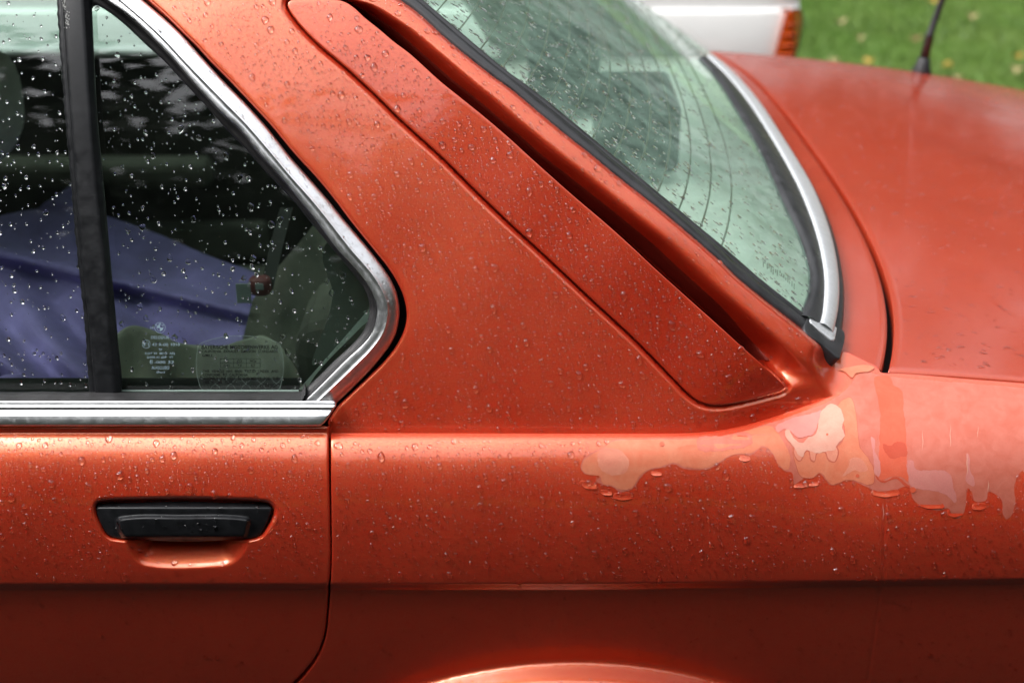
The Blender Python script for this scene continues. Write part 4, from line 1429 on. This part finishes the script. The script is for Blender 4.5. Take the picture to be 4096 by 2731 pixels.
patch('tide_line', expand(smooth([(3175, 1788), (3180, 1830), (3200, 1846), (3218, 1812), (3232, 1802), (3242, 1842), (3256, 1848), (3268, 1814), (3298, 1808), (3312, 1840), (3335, 1850), (3350, 1832), (3350, 1790), (3300, 1780), (3220, 1780)], 7, True), 1.0), 'tide_line', 0.00056, 0.6, 8)
patch('bare_patch', [(3178, 1788), (3183, 1830), (3200, 1842), (3215, 1810), (3234, 1798), (3245, 1838), (3256, 1844), (3265, 1810), (3300, 1804), (3315, 1837), (3335, 1846), (3346, 1830), (3346, 1790), (3300, 1780), (3220, 1780)], 'bare_coral', 0.0007, 0.5, 8)
patch('bare_patch', CREAM, 'bare_cream', 0.00084, 1.0, 9, 16)
patch('bare_patch', [(3150, 1680), (3260, 1650), (3285, 1640), (3268, 1705), (3250, 1738), (3228, 1745), (3190, 1750), (3165, 1728), (3140, 1715), (3110, 1730), (3100, 1712)], 'bare_rose', 0.00056, 1.2, 10)
STRIPE = [(3498, 1512), (3555, 1506), (3575, 1540), (3608, 1565), (3614, 1640), (3622, 1700), (3626, 1800), (3628, 1870), (3632, 1925), (3600, 1905), (3560, 1908), (3530, 1920), (3508, 1900), (3516, 1820), (3518, 1740), (3520, 1660), (3508, 1580)]
patch('bare_patch', STRIPE, 'bare_red', 0.0003, 1.2, 11, 20)
patch('bare_patch', [(3530, 1775), (3560, 1782), (3590, 1766), (3620, 1776), (3626, 1826), (3600, 1824), (3585, 1832), (3560, 1830), (3540, 1808)], 'bare_red_deep', 0.00044, 1.6, 12, 12)
patch('tide_line', [(3500, 1895), (3520, 1918), (3545, 1922), (3570, 1908), (3590, 1906), (3615, 1925), (3640, 1948), (3630, 1950), (3600, 1925), (3585, 1914), (3560, 1920), (3530, 1930), (3508, 1915)], 'bare_red_deep', 0.00046, 0.7, 13, 10)
patch('bare_patch', [(3628, 1840), (3652, 1842), (3660, 1874), (3720, 1880), (3785, 1884), (3805, 1905), (3812, 1945), (3826, 1990), (3820, 2010), (3792, 1985), (3760, 1968), (3680, 1955), (3640, 1940), (3632, 1900)], 'bare_rose', 0.0003, 1.0, 14, 18)
patch('bare_patch', [(3868, 1810), (3874, 1815), (3880, 1880), (3895, 1910), (3896, 1945), (3880, 1940), (3870, 1930), (3862, 1920), (3868, 1880)], 'bare_rose', 0.0003, 0.8, 15, 12)
patch('bare_patch', [(3484, 1745), (3500, 1760), (3498, 1800), (3520, 1850), (3515, 1905), (3502, 1900), (3495, 1850), (3490, 1800)], 'bare_rose', 0.00046, 0.8, 16, 12)
# islands at the foot of the pillar and by the seam
FL2 = [(3340, 1486), (3360, 1483), (3382, 1490), (3400, 1508), (3410, 1513), (3420, 1496), (3450, 1490), (3472, 1488), (3498, 1472), (3470, 1462), (3440, 1462), (3410, 1468), (3370, 1474)]
patch('lifted_flake', expand(smooth(FL2, 6, True), 1.8), 'tide_line', 0.0007, 0.6, 17, 9)
patch('lifted_flake', FL2, 'bare_orange', 0.00095, 0.6, 17, 9)
for c in ((2647, 1776, 10), (3308, 1738, 5), (3429, 1902, 8), (3650, 1958, 13)):
    th = np.linspace(0, 2 * math.pi, 14)[:-1]
    patch('bare_spot', [(c[0] + c[2] * math.cos(t), c[1] + c[2] * math.sin(t) * 0.9) for t in th], 'bare_red', 0.00105, 0.6, 20, 6)
# thin pale scratches
for (x, y0, y1, k) in ((3868, 1812, 1900, 2.2), (3911, 1704, 1752, 1.4), (3801, 1700, 1790, 1.6), (3952, 1920, 1965, 2.2), (3690, 1720, 1800, 1.5), (3532, 2010, 2080, 2.0)):
    ys_ = np.linspace(y0, y1, 12)
    wv = x + 1.5 * np.sin(ys_ / 9.0)
    pl = np.vstack([np.stack([wv - k * np.sin(np.linspace(0.1, 3.0, 12)), ys_], -1), np.stack([wv + k * np.sin(np.linspace(0.1, 3.0, 12)), ys_], -1)[::-1]])
    panel('scratch', pl, fender_pos, 'bare_cream', quarter, grid=8, off=0.0006)

# curled flakes of clear coat hanging along the lower edge: a raised lip with its own thickness
FLK = [(2352, 1945, 40, 20, 0.3), (2424, 1975, 26, 14, 0.2), (2492, 1990, 45, 22, 0.0), (2625, 1898, 24, 12, 0.1), (2670, 1895, 18, 10, 0.0), (2980, 1838, 24, 16, 0.0), (3128, 1862, 22, 18, 0.7), (3146, 1884, 18, 10, 0.2),
       (3204, 1946, 30, 12, -0.1), (3260, 1940, 26, 9, -0.2), (3360, 1955, 16, 7, 0), (3542, 1975, 64, 26, 0.0), (3718, 2022, 66, 24, 0.12), (3820, 2056, 36, 24, 0.0), (3918, 2030, 32, 20, -0.1), (4040, 2088, 20, 16, 0.0), (3300, 1935, 22, 8, 0.1), (2320, 1850, 14, 10, 0.4), (3440, 1948, 20, 7, 0.1)]
for (x, y, rx, ry, ro_) in FLK:
    if rx < 24:
        continue
    ry *= 0.55
    rx *= 0.9
    y -= 3
    th = np.linspace(0, math.pi, 22)
    bot = np.stack([rx * np.cos(th), ry * np.sin(th) * (1 + 0.12 * np.sin(5 * th))], -1)
    topw = np.stack([np.linspace(-rx, rx, 12)[1:-1], -ry * 1.3 + 0.16 * ry * np.sin(np.linspace(0, 9, 12)[1:-1])], -1)
    pl = np.vstack([bot, topw])
    c_, s_ = math.cos(ro_), math.sin(ro_)
    pl = pl @ np.array([[c_, s_], [-s_, c_]]) + [x, y]

    def lift(px, py, x=x, y=y, ry=ry):
        t = np.clip((py - (y - ry * 0.3)) / (ry * 1.3), 0, 1)
        return Y_fender(px, py) - 0.00006 - 0.0009 * t ** 1.7
    fk = panel('paint_flake', pl, field_pos(lift), 'body_paint', quarter, grid=7, roll=1.5, drop=0.0003)
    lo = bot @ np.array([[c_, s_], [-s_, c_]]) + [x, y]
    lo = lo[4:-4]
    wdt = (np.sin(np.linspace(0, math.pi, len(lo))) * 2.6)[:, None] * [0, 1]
    band3('flake_shade', [at_depth(lo[:, 0], lo[:, 1], lift(lo[:, 0], lo[:, 1]) + 0.0002), at_depth(lo[:, 0], (lo + wdt)[:, 1], Y_fender(lo[:, 0], (lo + wdt)[:, 1]) - 0.0002)], 'flake_shadow', quarter)  # dark crescent painted in as the shadow below the flake

# ================================================================== print on the quarter pane
def text_mesh(body, x0, x1, ybase, cap, mirror=False, bold=0.0, spacing=1.0):
    cu = bpy.data.curves.new('lettering', 'FONT')
    cu.body = body
    cu.size = 1.0
    cu.offset = bold
    cu.space_character = spacing
    cu.space_word = 1.25
    cu.resolution_u = 3
    cu.fill_mode = 'FRONT'
    o = bpy.data.objects.new('lettering', cu)
    COL.objects.link(o)
    bpy.context.view_layer.update()
    dg = bpy.context.evaluated_depsgraph_get()
    me = bpy.data.meshes.new_from_object(o.evaluated_get(dg))
    V = np.array([v.co[:] for v in me.vertices])
    fs = [tuple(p.vertices) for p in me.polygons]
    bpy.data.objects.remove(o)
    bpy.data.curves.remove(cu)
    bpy.data.meshes.remove(me)
    lo, hi = V[:, 0].min(), V[:, 0].max()
    u = (V[:, 0] - lo) / (hi - lo)
    if mirror:
        u = 1 - u
    px = x0 + u * (x1 - x0)
    py = ybase - V[:, 1] / 0.70 * cap
    return np.stack([px, py], -1), fs


def flat_print(name, items, mat, parent, off):
    P, fs, n = [], [], 0
    for p, f in items:
        P.append(p)
        fs += [tuple(i + n for i in q) for q in f]
        n += len(p)
    P = np.concatenate(P)
    return obj(name, at_depth(P[:, 0], P[:, 1], Y_win(P[:, 0], P[:, 1]) + pane_off - off), fs, mat, parent, smooth_=False)


def stroke(pts, w_):
    p = np.asarray(pts, float)
    d = np.gradient(p, axis=0)
    d /= np.linalg.norm(d, axis=1)[:, None] + 1e-9
    n_ = np.stack([d[:, 1], -d[:, 0]], -1) * w_ / 2
    V = np.vstack([p + n_, p - n_])
    k = len(p)
    return V, [(i, i + 1, k + i + 1, k + i) for i in range(k - 1)]


def ring(cx, cy, r, w_, a0=0.0, a1=2 * math.pi):
    t = np.linspace(a0, a1, 40)
    return stroke(np.stack([cx + r * np.cos(t), cy + r * np.sin(t)], -1), w_)


def line(a, b, w_):
    return stroke([a, b], w_)


X = lambda x: 500 + x * 0.29762
Yy = lambda y: 1250 + y * 0.29762
ink = []
for body, x0, x1, yb, cap, bd in (('BAYERISCHE MOTORENWERKE AG', 1030, 2052, 487, 48, 0.004), ('CALIFORNIA  EXHAUST  EMISSION  STANDARDS', 1032, 2052, 538, 36, 0.0), ('G/MILE', 1036, 1175, 592, 36, 0.0),
                                  ('HC', 1338, 1395, 666, 32, 0), ('CO', 1508, 1572, 666, 32, 0), ('NOx', 1680, 1768, 666, 32, 0), ('0,41', 1325, 1402, 727, 32, 0), ('7,0', 1512, 1568, 727, 32, 0), ('0,7', 1694, 1745, 727, 32, 0),
                                  ('THIS  VEHICLE  HAS  BEEN  TESTED  UNDER  AND', 1046, 2060, 806, 36, 0), ('CONFORMS  TO  CALIFORNIA', 1046, 1652, 854, 36, 0), ('ASSEMBLY-LINE  TEST  REQUIREMENTS  FOR  THE', 1048, 2062, 902, 36, 0), ('1982  MODEL  YEAR.', 1052, 1452, 950, 34, 0), ('2 121 220', 1842, 2010, 1006, 30, 0)):
    ink.append(text_mesh(body, X(x0), X(x1), Yy(yb), cap * 0.29762, bold=bd + 0.014))
for a, b in (((1278, 620), (1818, 620)), ((1278, 680), (1818, 680)), ((1295, 738), (1818, 738)), ((1280, 620), (1282, 738)), ((1460, 620), (1460, 738)), ((1632, 620), (1632, 738)), ((1816, 620), (1816, 738)), ((1822, 966), (2080, 966)), ((1824, 966), (1824, 1020)), ((2028, 966), (2028, 1020))):
    ink.append(line((X(a[0]), Yy(a[1])), (X(b[0]), Yy(b[1])), 1.3))
film = panel('emission_sticker', smooth([(X(995), Yy(440)), (X(1025), Yy(408)), (X(2060), Yy(408)), (X(2085), Yy(440)), (X(2085), Yy(1000)), (X(2060), Yy(1032)), (X(1040), Yy(1032)), (X(1012), Yy(1000))], 8, True, sharp=()), side_off(pane_off - 0.0003), 'sticker_film', qglass, grid=60)
flat_print('printed_lettering', ink, 'black_ink', film, 0.0007)
edge = [stroke(np.vstack([smooth([(X(995), Yy(440)), (X(1025), Yy(408)), (X(2060), Yy(408)), (X(2085), Yy(440)), (X(2085), Yy(1000)), (X(2060), Yy(1032)), (X(1040), Yy(1032)), (X(1012), Yy(1000))], 8, True), [(X(995), Yy(440))]]), 1.1)]
for k in range(5):
    for sg_ in (1, -1):
        yy = np.linspace(430, 1030, 50)
        xx = 1175 + 205 * k + sg_ * 62 * np.cos((yy - 430) / 300.0 * 2 * math.pi * 0.5 * 2 / 1.0) + 40
        edge.append(stroke(np.stack([X(xx), Yy(yy)], -1), 0.55))
flat_print('sticker_edge', edge, 'film_edge', film, 0.0005)
etch = []
for body, x0, x1, yb, cap, bd, mr in (('30', 335, 384, 218, 30, 0.008, False), ('DELODUR', 350, 592, 352, 38, 0.010, False), ('E1', 252, 318, 446, 44, 0.008, False), ('43 R-00 1010', 362, 738, 448, 38, 0.010, False), ('TF', 448, 498, 512, 30, 0.012, False),
                                      ('DOT 25  M210  AS2', 272, 672, 562, 28, 0.010, False), ('DGM 35 604  VT', 298, 648, 614, 28, 0.010, False), ('E', 336, 376, 686, 48, 0.010, False), ('-000 32', 392, 656, 684, 36, 0.010, False), ('DELODUR', 352, 592, 760, 40, 0.010, True), ('tinted', 420, 536, 812, 28, 0.010, False),
                                      ('B', 413, 432, 180, 22, 0.01, False), ('M', 455, 482, 160, 22, 0.01, False), ('W', 500, 526, 182, 22, 0.01, False)):
    etch.append(text_mesh(body, X(x0), X(x1), Yy(yb), cap * 0.29762, mirror=mr, bold=bd))
etch += [ring(X(470), Yy(202), 71 * 0.2976, 1.5), ring(X(470), Yy(205), 43 * 0.2976, 1.3), line((X(427), Yy(205)), (X(513), Yy(205)), 1.2), line((X(470), Yy(162)), (X(470), Yy(248)), 1.2), ring(X(286), Yy(424), 53 * 0.2976, 2.0)]
for q0 in (math.pi, 0.0):
    t = np.linspace(q0, q0 + math.pi / 2, 8)
    V = np.vstack([[(X(470), Yy(205))], np.stack([X(470) + 12 * np.cos(t), Yy(205) + 12 * np.sin(t)], -1)])
    etch.append((V, [(0, i, i + 1) for i in range(1, 8)]))
flat_print('glass_marking', etch, 'etch_white', qglass, 0.0006)

# marking on the rear pane (seen slantwise, near its lower corner)
mk, n_ = [], 0
V, fsx = [], []
for body, u0, u1, r_ in (('ROTGLAS', 0.0, 1.0, 0.0), ('DOT 25', 0.15, 0.85, 1.3), ('M 40', 0.3, 0.7, 2.6)):
    pass
bars = []
for i in range(16):
    px, py = 3052 + 8.2 * i + rng.uniform(-2, 2), 1027 + 6.0 * i + rng.uniform(-6, 6)
    h = rng.uniform(10, 26)
    bars.append((px, py, h))
V, fs = [], []
for px, py, h in bars:
    q = win_pos(np.array([px, px + 4, px + 4, px]), np.array([py, py + 2, py + 2 + h, py + h])) + np.array([0, 0, -0.0035])
    fs.append(tuple(range(len(V), len(V) + 4)))
    V += list(q)
obj('pane_marking', V, fs, 'amber_wire', rg, smooth_=False)

# ================================================================== rain drops
def drop_template(seg, rings, r, bottom=False, wild=0.16, hgt=0.50):
    th = np.linspace(0, 2 * math.pi, seg + 1)[:-1]
    rad = np.ones(seg)
    for k in (2, 3, 4):
        rad += wild / k * 1.6 * r.uniform(-1, 1) * np.cos(k * th + r.uniform(0, 6.3))
    ys_ = np.sin(th)
    squeeze = 1 - r.uniform(0.0, 0.35) * np.clip(ys_, 0, 1)          # narrower at the top, heavy below
    if r.random() < 0.2:
        squeeze = 1 - 0.45 * np.clip(-ys_, 0, 1)
    ox, oy = rad * np.cos(th) * squeeze * r.uniform(0.8, 1.0), rad * ys_ * r.uniform(0.9, 1.25)
    V, f = [], []
    rho = np.linspace(0, 1, rings + 1)[1:] ** 0.75
    sag = r.uniform(0.12, 0.32)
    for p in rho:
        z = hgt * (1 - p ** 2.2) ** 0.62 if p < 1 else -0.02
        V.append(np.stack([ox * p, oy * p - sag * (1 - p), np.full(seg, z)], -1))
    V = np.concatenate([np.array([[0, -sag, hgt]])] + V)
    for k in range(seg):
        f.append((0, 1 + k, 1 + (k + 1) % seg))
    for i in range(rings - 1):
        for k in range(seg):
            a, b = 1 + i * seg + k, 1 + i * seg + (k + 1) % seg
            f += [(a, a + seg, b + seg), (a, b + seg, b)]
    if bottom:
        n_ = len(V)
        V = np.vstack([V, [[0, 0, -0.02]]])
        base = 1 + (rings - 1) * seg
        for k in range(seg):
            f.append((base + (k + 1) % seg, base + k, n_))
    return V, np.array(f)


tr = np.random.default_rng(21)
BANK = {}
for btm in (False, True):
    BANK[btm] = ([drop_template(18, 5, tr, btm, 0.18) for _ in range(22)], [drop_template(12, 4, tr, btm, 0.2) for _ in range(18)], [drop_template(8, 2, tr, btm, 0.14, 0.46) for _ in range(10)])


def frames(pos, px, py):
    n_ = normals(pos, px, py, 2.5)
    dn = np.array([0, 0, -1.0]) - n_ * (-n_[:, 2:3])
    dn /= np.linalg.norm(dn, axis=1)[:, None] + 1e-9
    up = -dn
    rt = np.cross(up, n_)
    return pos(px, py), rt, up, n_


def scatter(region, dens, sizes, r, taken=None, gap=0.8):
    """random spots inside an outline with their radii; dens per million square pixels"""
    lo, hi = region.min(0), region.max(0)
    out = []
    A = (hi[0] - lo[0]) * (hi[1] - lo[1]) / 1e6
    n_ = int(A * dens)
    P = np.stack([r.uniform(lo[0], hi[0], n_), r.uniform(lo[1], hi[1], n_)], -1)
    P = P[inside(P, region)]
    R = sizes[0] * (sizes[1] / sizes[0]) ** (r.random(len(P)) ** 1.6)
    cell = {}
    if taken is not None:
        for x, y, q in taken:
            cell.setdefault((int(x // 44), int(y // 44)), []).append((x, y, q))
    for (x, y), q in zip(P, R):
        c = (int(x // 44), int(y // 44))
        ok = True
        for i in (-1, 0, 1):
            for j in (-1, 0, 1):
                for (a, b, s) in cell.get((c[0] + i, c[1] + j), ()):
                    if (a - x) ** 2 + (b - y) ** 2 < ((s + q) * (1 + 0.2 * gap)) ** 2:
                        ok = False
                        break
                if not ok:
                    break
            if not ok:
                break
        if ok:
            out.append((x, y, q))
            cell.setdefault(c, []).append((x, y, q))
    return out


MPP = 0.000252          # metres per traced pixel on the near side
drop_r = np.random.default_rng(5)
big_drops, stuffV, stuffF, stuffN = [], [], [], 0
paneV, paneF, paneN = [], [], 0


def put(V, f, pane):
    global stuffN, paneN
    if pane:
        paneV.append(V)
        paneF.append(f + paneN)
        paneN += len(V)
    else:
        stuffV.append(V)
        stuffF.append(f + stuffN)
        stuffN += len(V)


def add_drops(region, pos, dl_, dm_, ds_, scale=1.0, bottom=False, off=0.0, keep=None, mpp=MPP, rl=(11.5, 20), rm=(6.3, 11.8), rs=(2.8, 5.8), stretch=1.0):
    taken = []
    for cls, (dens, sizes) in enumerate(((dl_, rl), (dm_, rm), (ds_, rs))):
        pts = scatter(region, dens, (sizes[0] * scale, sizes[1] * scale), drop_r, taken)
        if keep is not None and pts:
            Q = np.array(pts)
            pts = [tuple(p) for p in Q[keep(Q[:, :2])]]
        taken += pts
        if not pts:
            continue
        Q = np.array(pts)
        P, rt, up, nn = frames(pos, Q[:, 0], Q[:, 1])
        P = P + nn * off
        bank = BANK[bottom][cls]
        ti = drop_r.integers(0, len(bank), len(Q))
        hs = drop_r.uniform(0.75, 1.25, len(Q)) * (0.26 if bottom else 1.0)
        for i in range(len(Q)):
            s = Q[i, 2] * mpp
            M = np.stack([rt[i] * s, up[i] * s * stretch, nn[i] * s * hs[i]], -1)
            if cls == 0:
                big_drops.append((Q[i, 2], bottom, int(ti[i]), M, P[i]))
            else:
                V, f = bank[ti[i]]
                put(V @ M.T + P[i], f, bottom)


BAREs = smooth(LOWER + UPPER, 12, True)
not_bare = lambda Q: ~inside(Q, BAREs)
far_from = lambda pl, d: (lambda Q: sdist(Q, pl) > d)
fen_up = poly([(1345, 1765), (2330, 1765), (4090, 1700), (4300, 1700), (4300, 2315), (2300, 2330), (1345, 2330)])
fen_lo = poly([(1345, 2368), (2300, 2365), (4300, 2345), (4300, 2760), (1250, 2760), (1290, 2600), (1330, 2450)])
add_drops(fen_up, fender_pos, 95, 1350, 4600, keep=not_bare)
add_drops(fen_lo, fender_pos, 16, 330, 2000, scale=0.8, keep=lambda Q: np.hypot((Q[:, 0] - 2300) / 1.12, Q[:, 1] - 4440) > 1830)
add_drops(poly([(1750, 2660), (2860, 2660), (2960, 2760), (1650, 2760)]), fender_pos, 30, 260, 900, scale=0.8, keep=lambda Q: np.hypot((Q[:, 0] - 2300) / 1.12, Q[:, 1] - 4440) < 1730)
dr_up = poly([(-250, 1745), (1285, 1745), (1290, 2320), (-250, 2320)])
dr_lo = poly([(-250, 2368), (1285, 2368), (1275, 2520), (1180, 2680), (1080, 2760), (-250, 2760)])
hk = lambda Q: (sdist(Q, RECESSs) > 14) & (sdist(Q, CUPs) > 10)
add_drops(dr_up, door_pos, 100, 1350, 4600, keep=hk)
add_drops(dr_lo, door_pos, 14, 260, 1900, scale=0.8)
add_drops(poly([(505, 2165), (980, 2165), (940, 2235), (880, 2262), (590, 2262), (545, 2235)]), door_pos, 160, 900, 2200, scale=0.8)
pil_in = expand(resample(np.vstack([pb, pb[:1]]), 300)[:-1], -30)
pil_in = pb.copy()
kp = lambda Q: (sdist(Q, VENTs) > 24) & (seg_dist(Q, gp, False) > 26) & (Q[:, 1] < np.interp(Q[:, 0], CR_X, CREs[:, 1]) - 10) & (Q[:, 0] < interp_ex(Q[:, 1], SL_Y, SL_X) - 150)
add_drops(pil_in, pillar_pos, 100, 1350, 4600, keep=kp)
kr = lambda Q: (Q[:, 0] > interp_ex(Q[:, 1], SL_Y, SL_X) + 14) & (Q[:, 0] < interp_ex(Q[:, 1], GL_Y, GL_X) - 8) & (Q[:, 1] < 1480)
add_drops(pil_in, pillar_pos, 150, 900, 1800, keep=kr, scale=0.85)
kc = lambda Q: (Q[:, 0] < interp_ex(Q[:, 1], SL_Y, SL_X) - 2) & (sdist(Q, VENTs) > 6) & (Q[:, 0] > interp_ex(Q[:, 1], VR[:, 1], VR[:, 0]) + 4)
add_drops(pil_in, pillar_pos, 30, 160, 500, keep=kc, scale=0.75)
kf = lambda Q: (Q[:, 1] > 1590) & (Q[:, 0] > 2650) & (sdist(Q, VENTs) > 34) & (Q[:, 1] < np.interp(Q[:, 0], CR_X, CREs[:, 1]) - 14) & (Q[:, 0] < 3330)
add_drops(pil_in, pillar_pos, 60, 300, 900, keep=kf, scale=0.8)
add_drops(expand(VENTs, -12), vent_pos, 115, 1350, 4600)
# bright trim
tin = np.vstack([chi[60:] + [6, 4], cho[60:][::-1] - [8, 0]])


def trim_pos(px, py):
    return at_depth(px, py, Y_win(px, py) - 0.0012 + 0.006 * 0)


# panes
qg = np.vstack([gl_s + [0, 0], [(1180, 1560), (500, 1560), (395, 700)]])
add_drops(expand(qg, -10), side_off(pane_off), 60, 290, 350, bottom=True, off=0.00025, scale=0.78)
fgp = poly([(-250, -150), (225, -150), (250, 400), (300, 900), (355, 1550), (-250, 1550)])
add_drops(fgp, side_off(0.027), 45, 230, 300, bottom=True, off=0.00025, scale=0.78)
add_drops(expand(Hs, -8), field_pos(Y_handle), 40, 300, 600, scale=0.8)
# rear pane, deck and lid are seen slantwise: spread the drops over their own surface
def lay(pts3, nrm3, r_m, bottom):
    dn = np.array([0, 0, -1.0]) - nrm3 * (-nrm3[:, 2:3]) + np.array([0.02, 0, 0])
    dn /= np.linalg.norm(dn, axis=1)[:, None]
    rt = np.cross(-dn, nrm3)
    bank = BANK[bottom][1]
    for i in range(len(pts3)):
        V, f = bank[int(drop_r.integers(0, len(bank)))]
        M = np.stack([rt[i] * r_m[i], -dn[i] * r_m[i] * drop_r.uniform(1, 1.7), nrm3[i] * r_m[i] * 0.8], -1)
        put(V @ M.T + pts3[i], f, bottom)


nt_ = 620
ki = drop_r.integers(50, nC - 4, nt_)
kt = np.where(drop_r.random(nt_) < 0.7, drop_r.uniform(1.12, 1.9, nt_), drop_r.uniform(0.15, 0.85, nt_))
TRW = np.array(side_rows([(0.1, -0.0048), (0.9, -0.0082), (1.1, -0.0087), (1.9, -0.0006)], [chi, chr_, cho]))
tp, tn = [], []
for i, t in zip(ki, kt):
    a_, b_ = (TRW[0], TRW[1]) if t < 1 else (TRW[2], TRW[3])
    f_ = (t - 0.1) / 0.8 if t < 1 else (t - 1.1) / 0.8
    tp.append(a_[i] + (b_[i] - a_[i]) * f_)
    v1, v2 = b_[i] - a_[i], a_[i + 2] - a_[i - 2]
    n1 = np.cross(v1, v2)
    n1 /= np.linalg.norm(n1)
    tn.append(n1 if n1 @ (CAM - a_[i]) > 0 else -n1)
lay(np.array(tp) + np.array(tn) * 0.0001, np.array(tn), 0.0006 * 3.2 ** drop_r.random(nt_) ** 1.5, False)
nd_ = 2600
dd = drop_r.uniform(float(nd_s[0]), 0.52, nd_)
y0s = np.interp(dd, nd_s, ny_s) + 0.012
yy = y0s + (1.7 - 2 * y0s) * drop_r.random(nd_) ** 1.5
bx = np.polyval(XBC, np.clip(yy, 0.1, 1.6) - 0.85) - dd
W_ = lambda x, y: np.stack([x, y, win_z(x, y) - 0.003], -1)
Pw = W_(bx, yy)
tx, ty = W_(bx + 1e-3, yy) - Pw, W_(bx, yy + 1e-3) - Pw
nw = np.cross(tx, ty)
nw /= np.linalg.norm(nw, axis=1)[:, None]
nw[nw[:, 2] < 0] *= -1
lay(Pw + nw * 0.0003, nw, 0.0009 * 3.2 ** drop_r.random(nd_), True)
nd_ = 2200
xx = drop_r.uniform(0.42, 1.15, nd_)
yy = lid_y0(xx) + 0.02 + drop_r.random(nd_) ** 1.3 * 1.4
ok = xx > tg(yy) + 0.02
xx, yy = xx[ok], yy[ok]
lay(np.stack([xx, yy, deck_z(xx, yy) + 0.0004], -1), np.tile([0.03, 0.0, 1.0], (len(xx), 1)), 0.0010 * 3.2 ** drop_r.random(len(xx)), False)

st = obj('raindrops', np.concatenate(stuffV), np.concatenate(stuffF), 'water', car)
tag(st, kind='stuff')
tag(obj('raindrops', np.concatenate(paneV), np.concatenate(paneF), 'water_on_glass', car), kind='stuff')
# the 300 largest are single drops that share a few meshes
big_drops.sort(key=lambda d: -d[0])
bmesh_bank = {}
rest = big_drops[300:]
for (q, btm, ti, M, P) in big_drops[:300]:
    key = (btm, ti)
    if key not in bmesh_bank:
        V, f = BANK[btm][0][ti]
        o_ = obj('raindrop', V, f, 'water_on_glass' if btm else 'water', car)
        bmesh_bank[key] = o_.data
    else:
        o_ = bpy.data.objects.new('raindrop', bmesh_bank[key])
        COL.objects.link(o_)
        o_.parent = car
        o_.matrix_parent_inverse = car.matrix_world.inverted()
    T = np.eye(4)
    T[:3, :3] = M
    T[:3, 3] = P
    o_.matrix_basis = Matrix(T.tolist())
if rest:
    V_, F_, n_ = [], [], 0
    for (q, btm, ti, M, P) in rest:
        V, f = BANK[btm][0][ti]
        V_.append(V @ M.T + P)
        F_.append(f + n_)
        n_ += len(V)
    tag(obj('raindrops', np.concatenate(V_), np.concatenate(F_), 'water', car), kind='stuff')
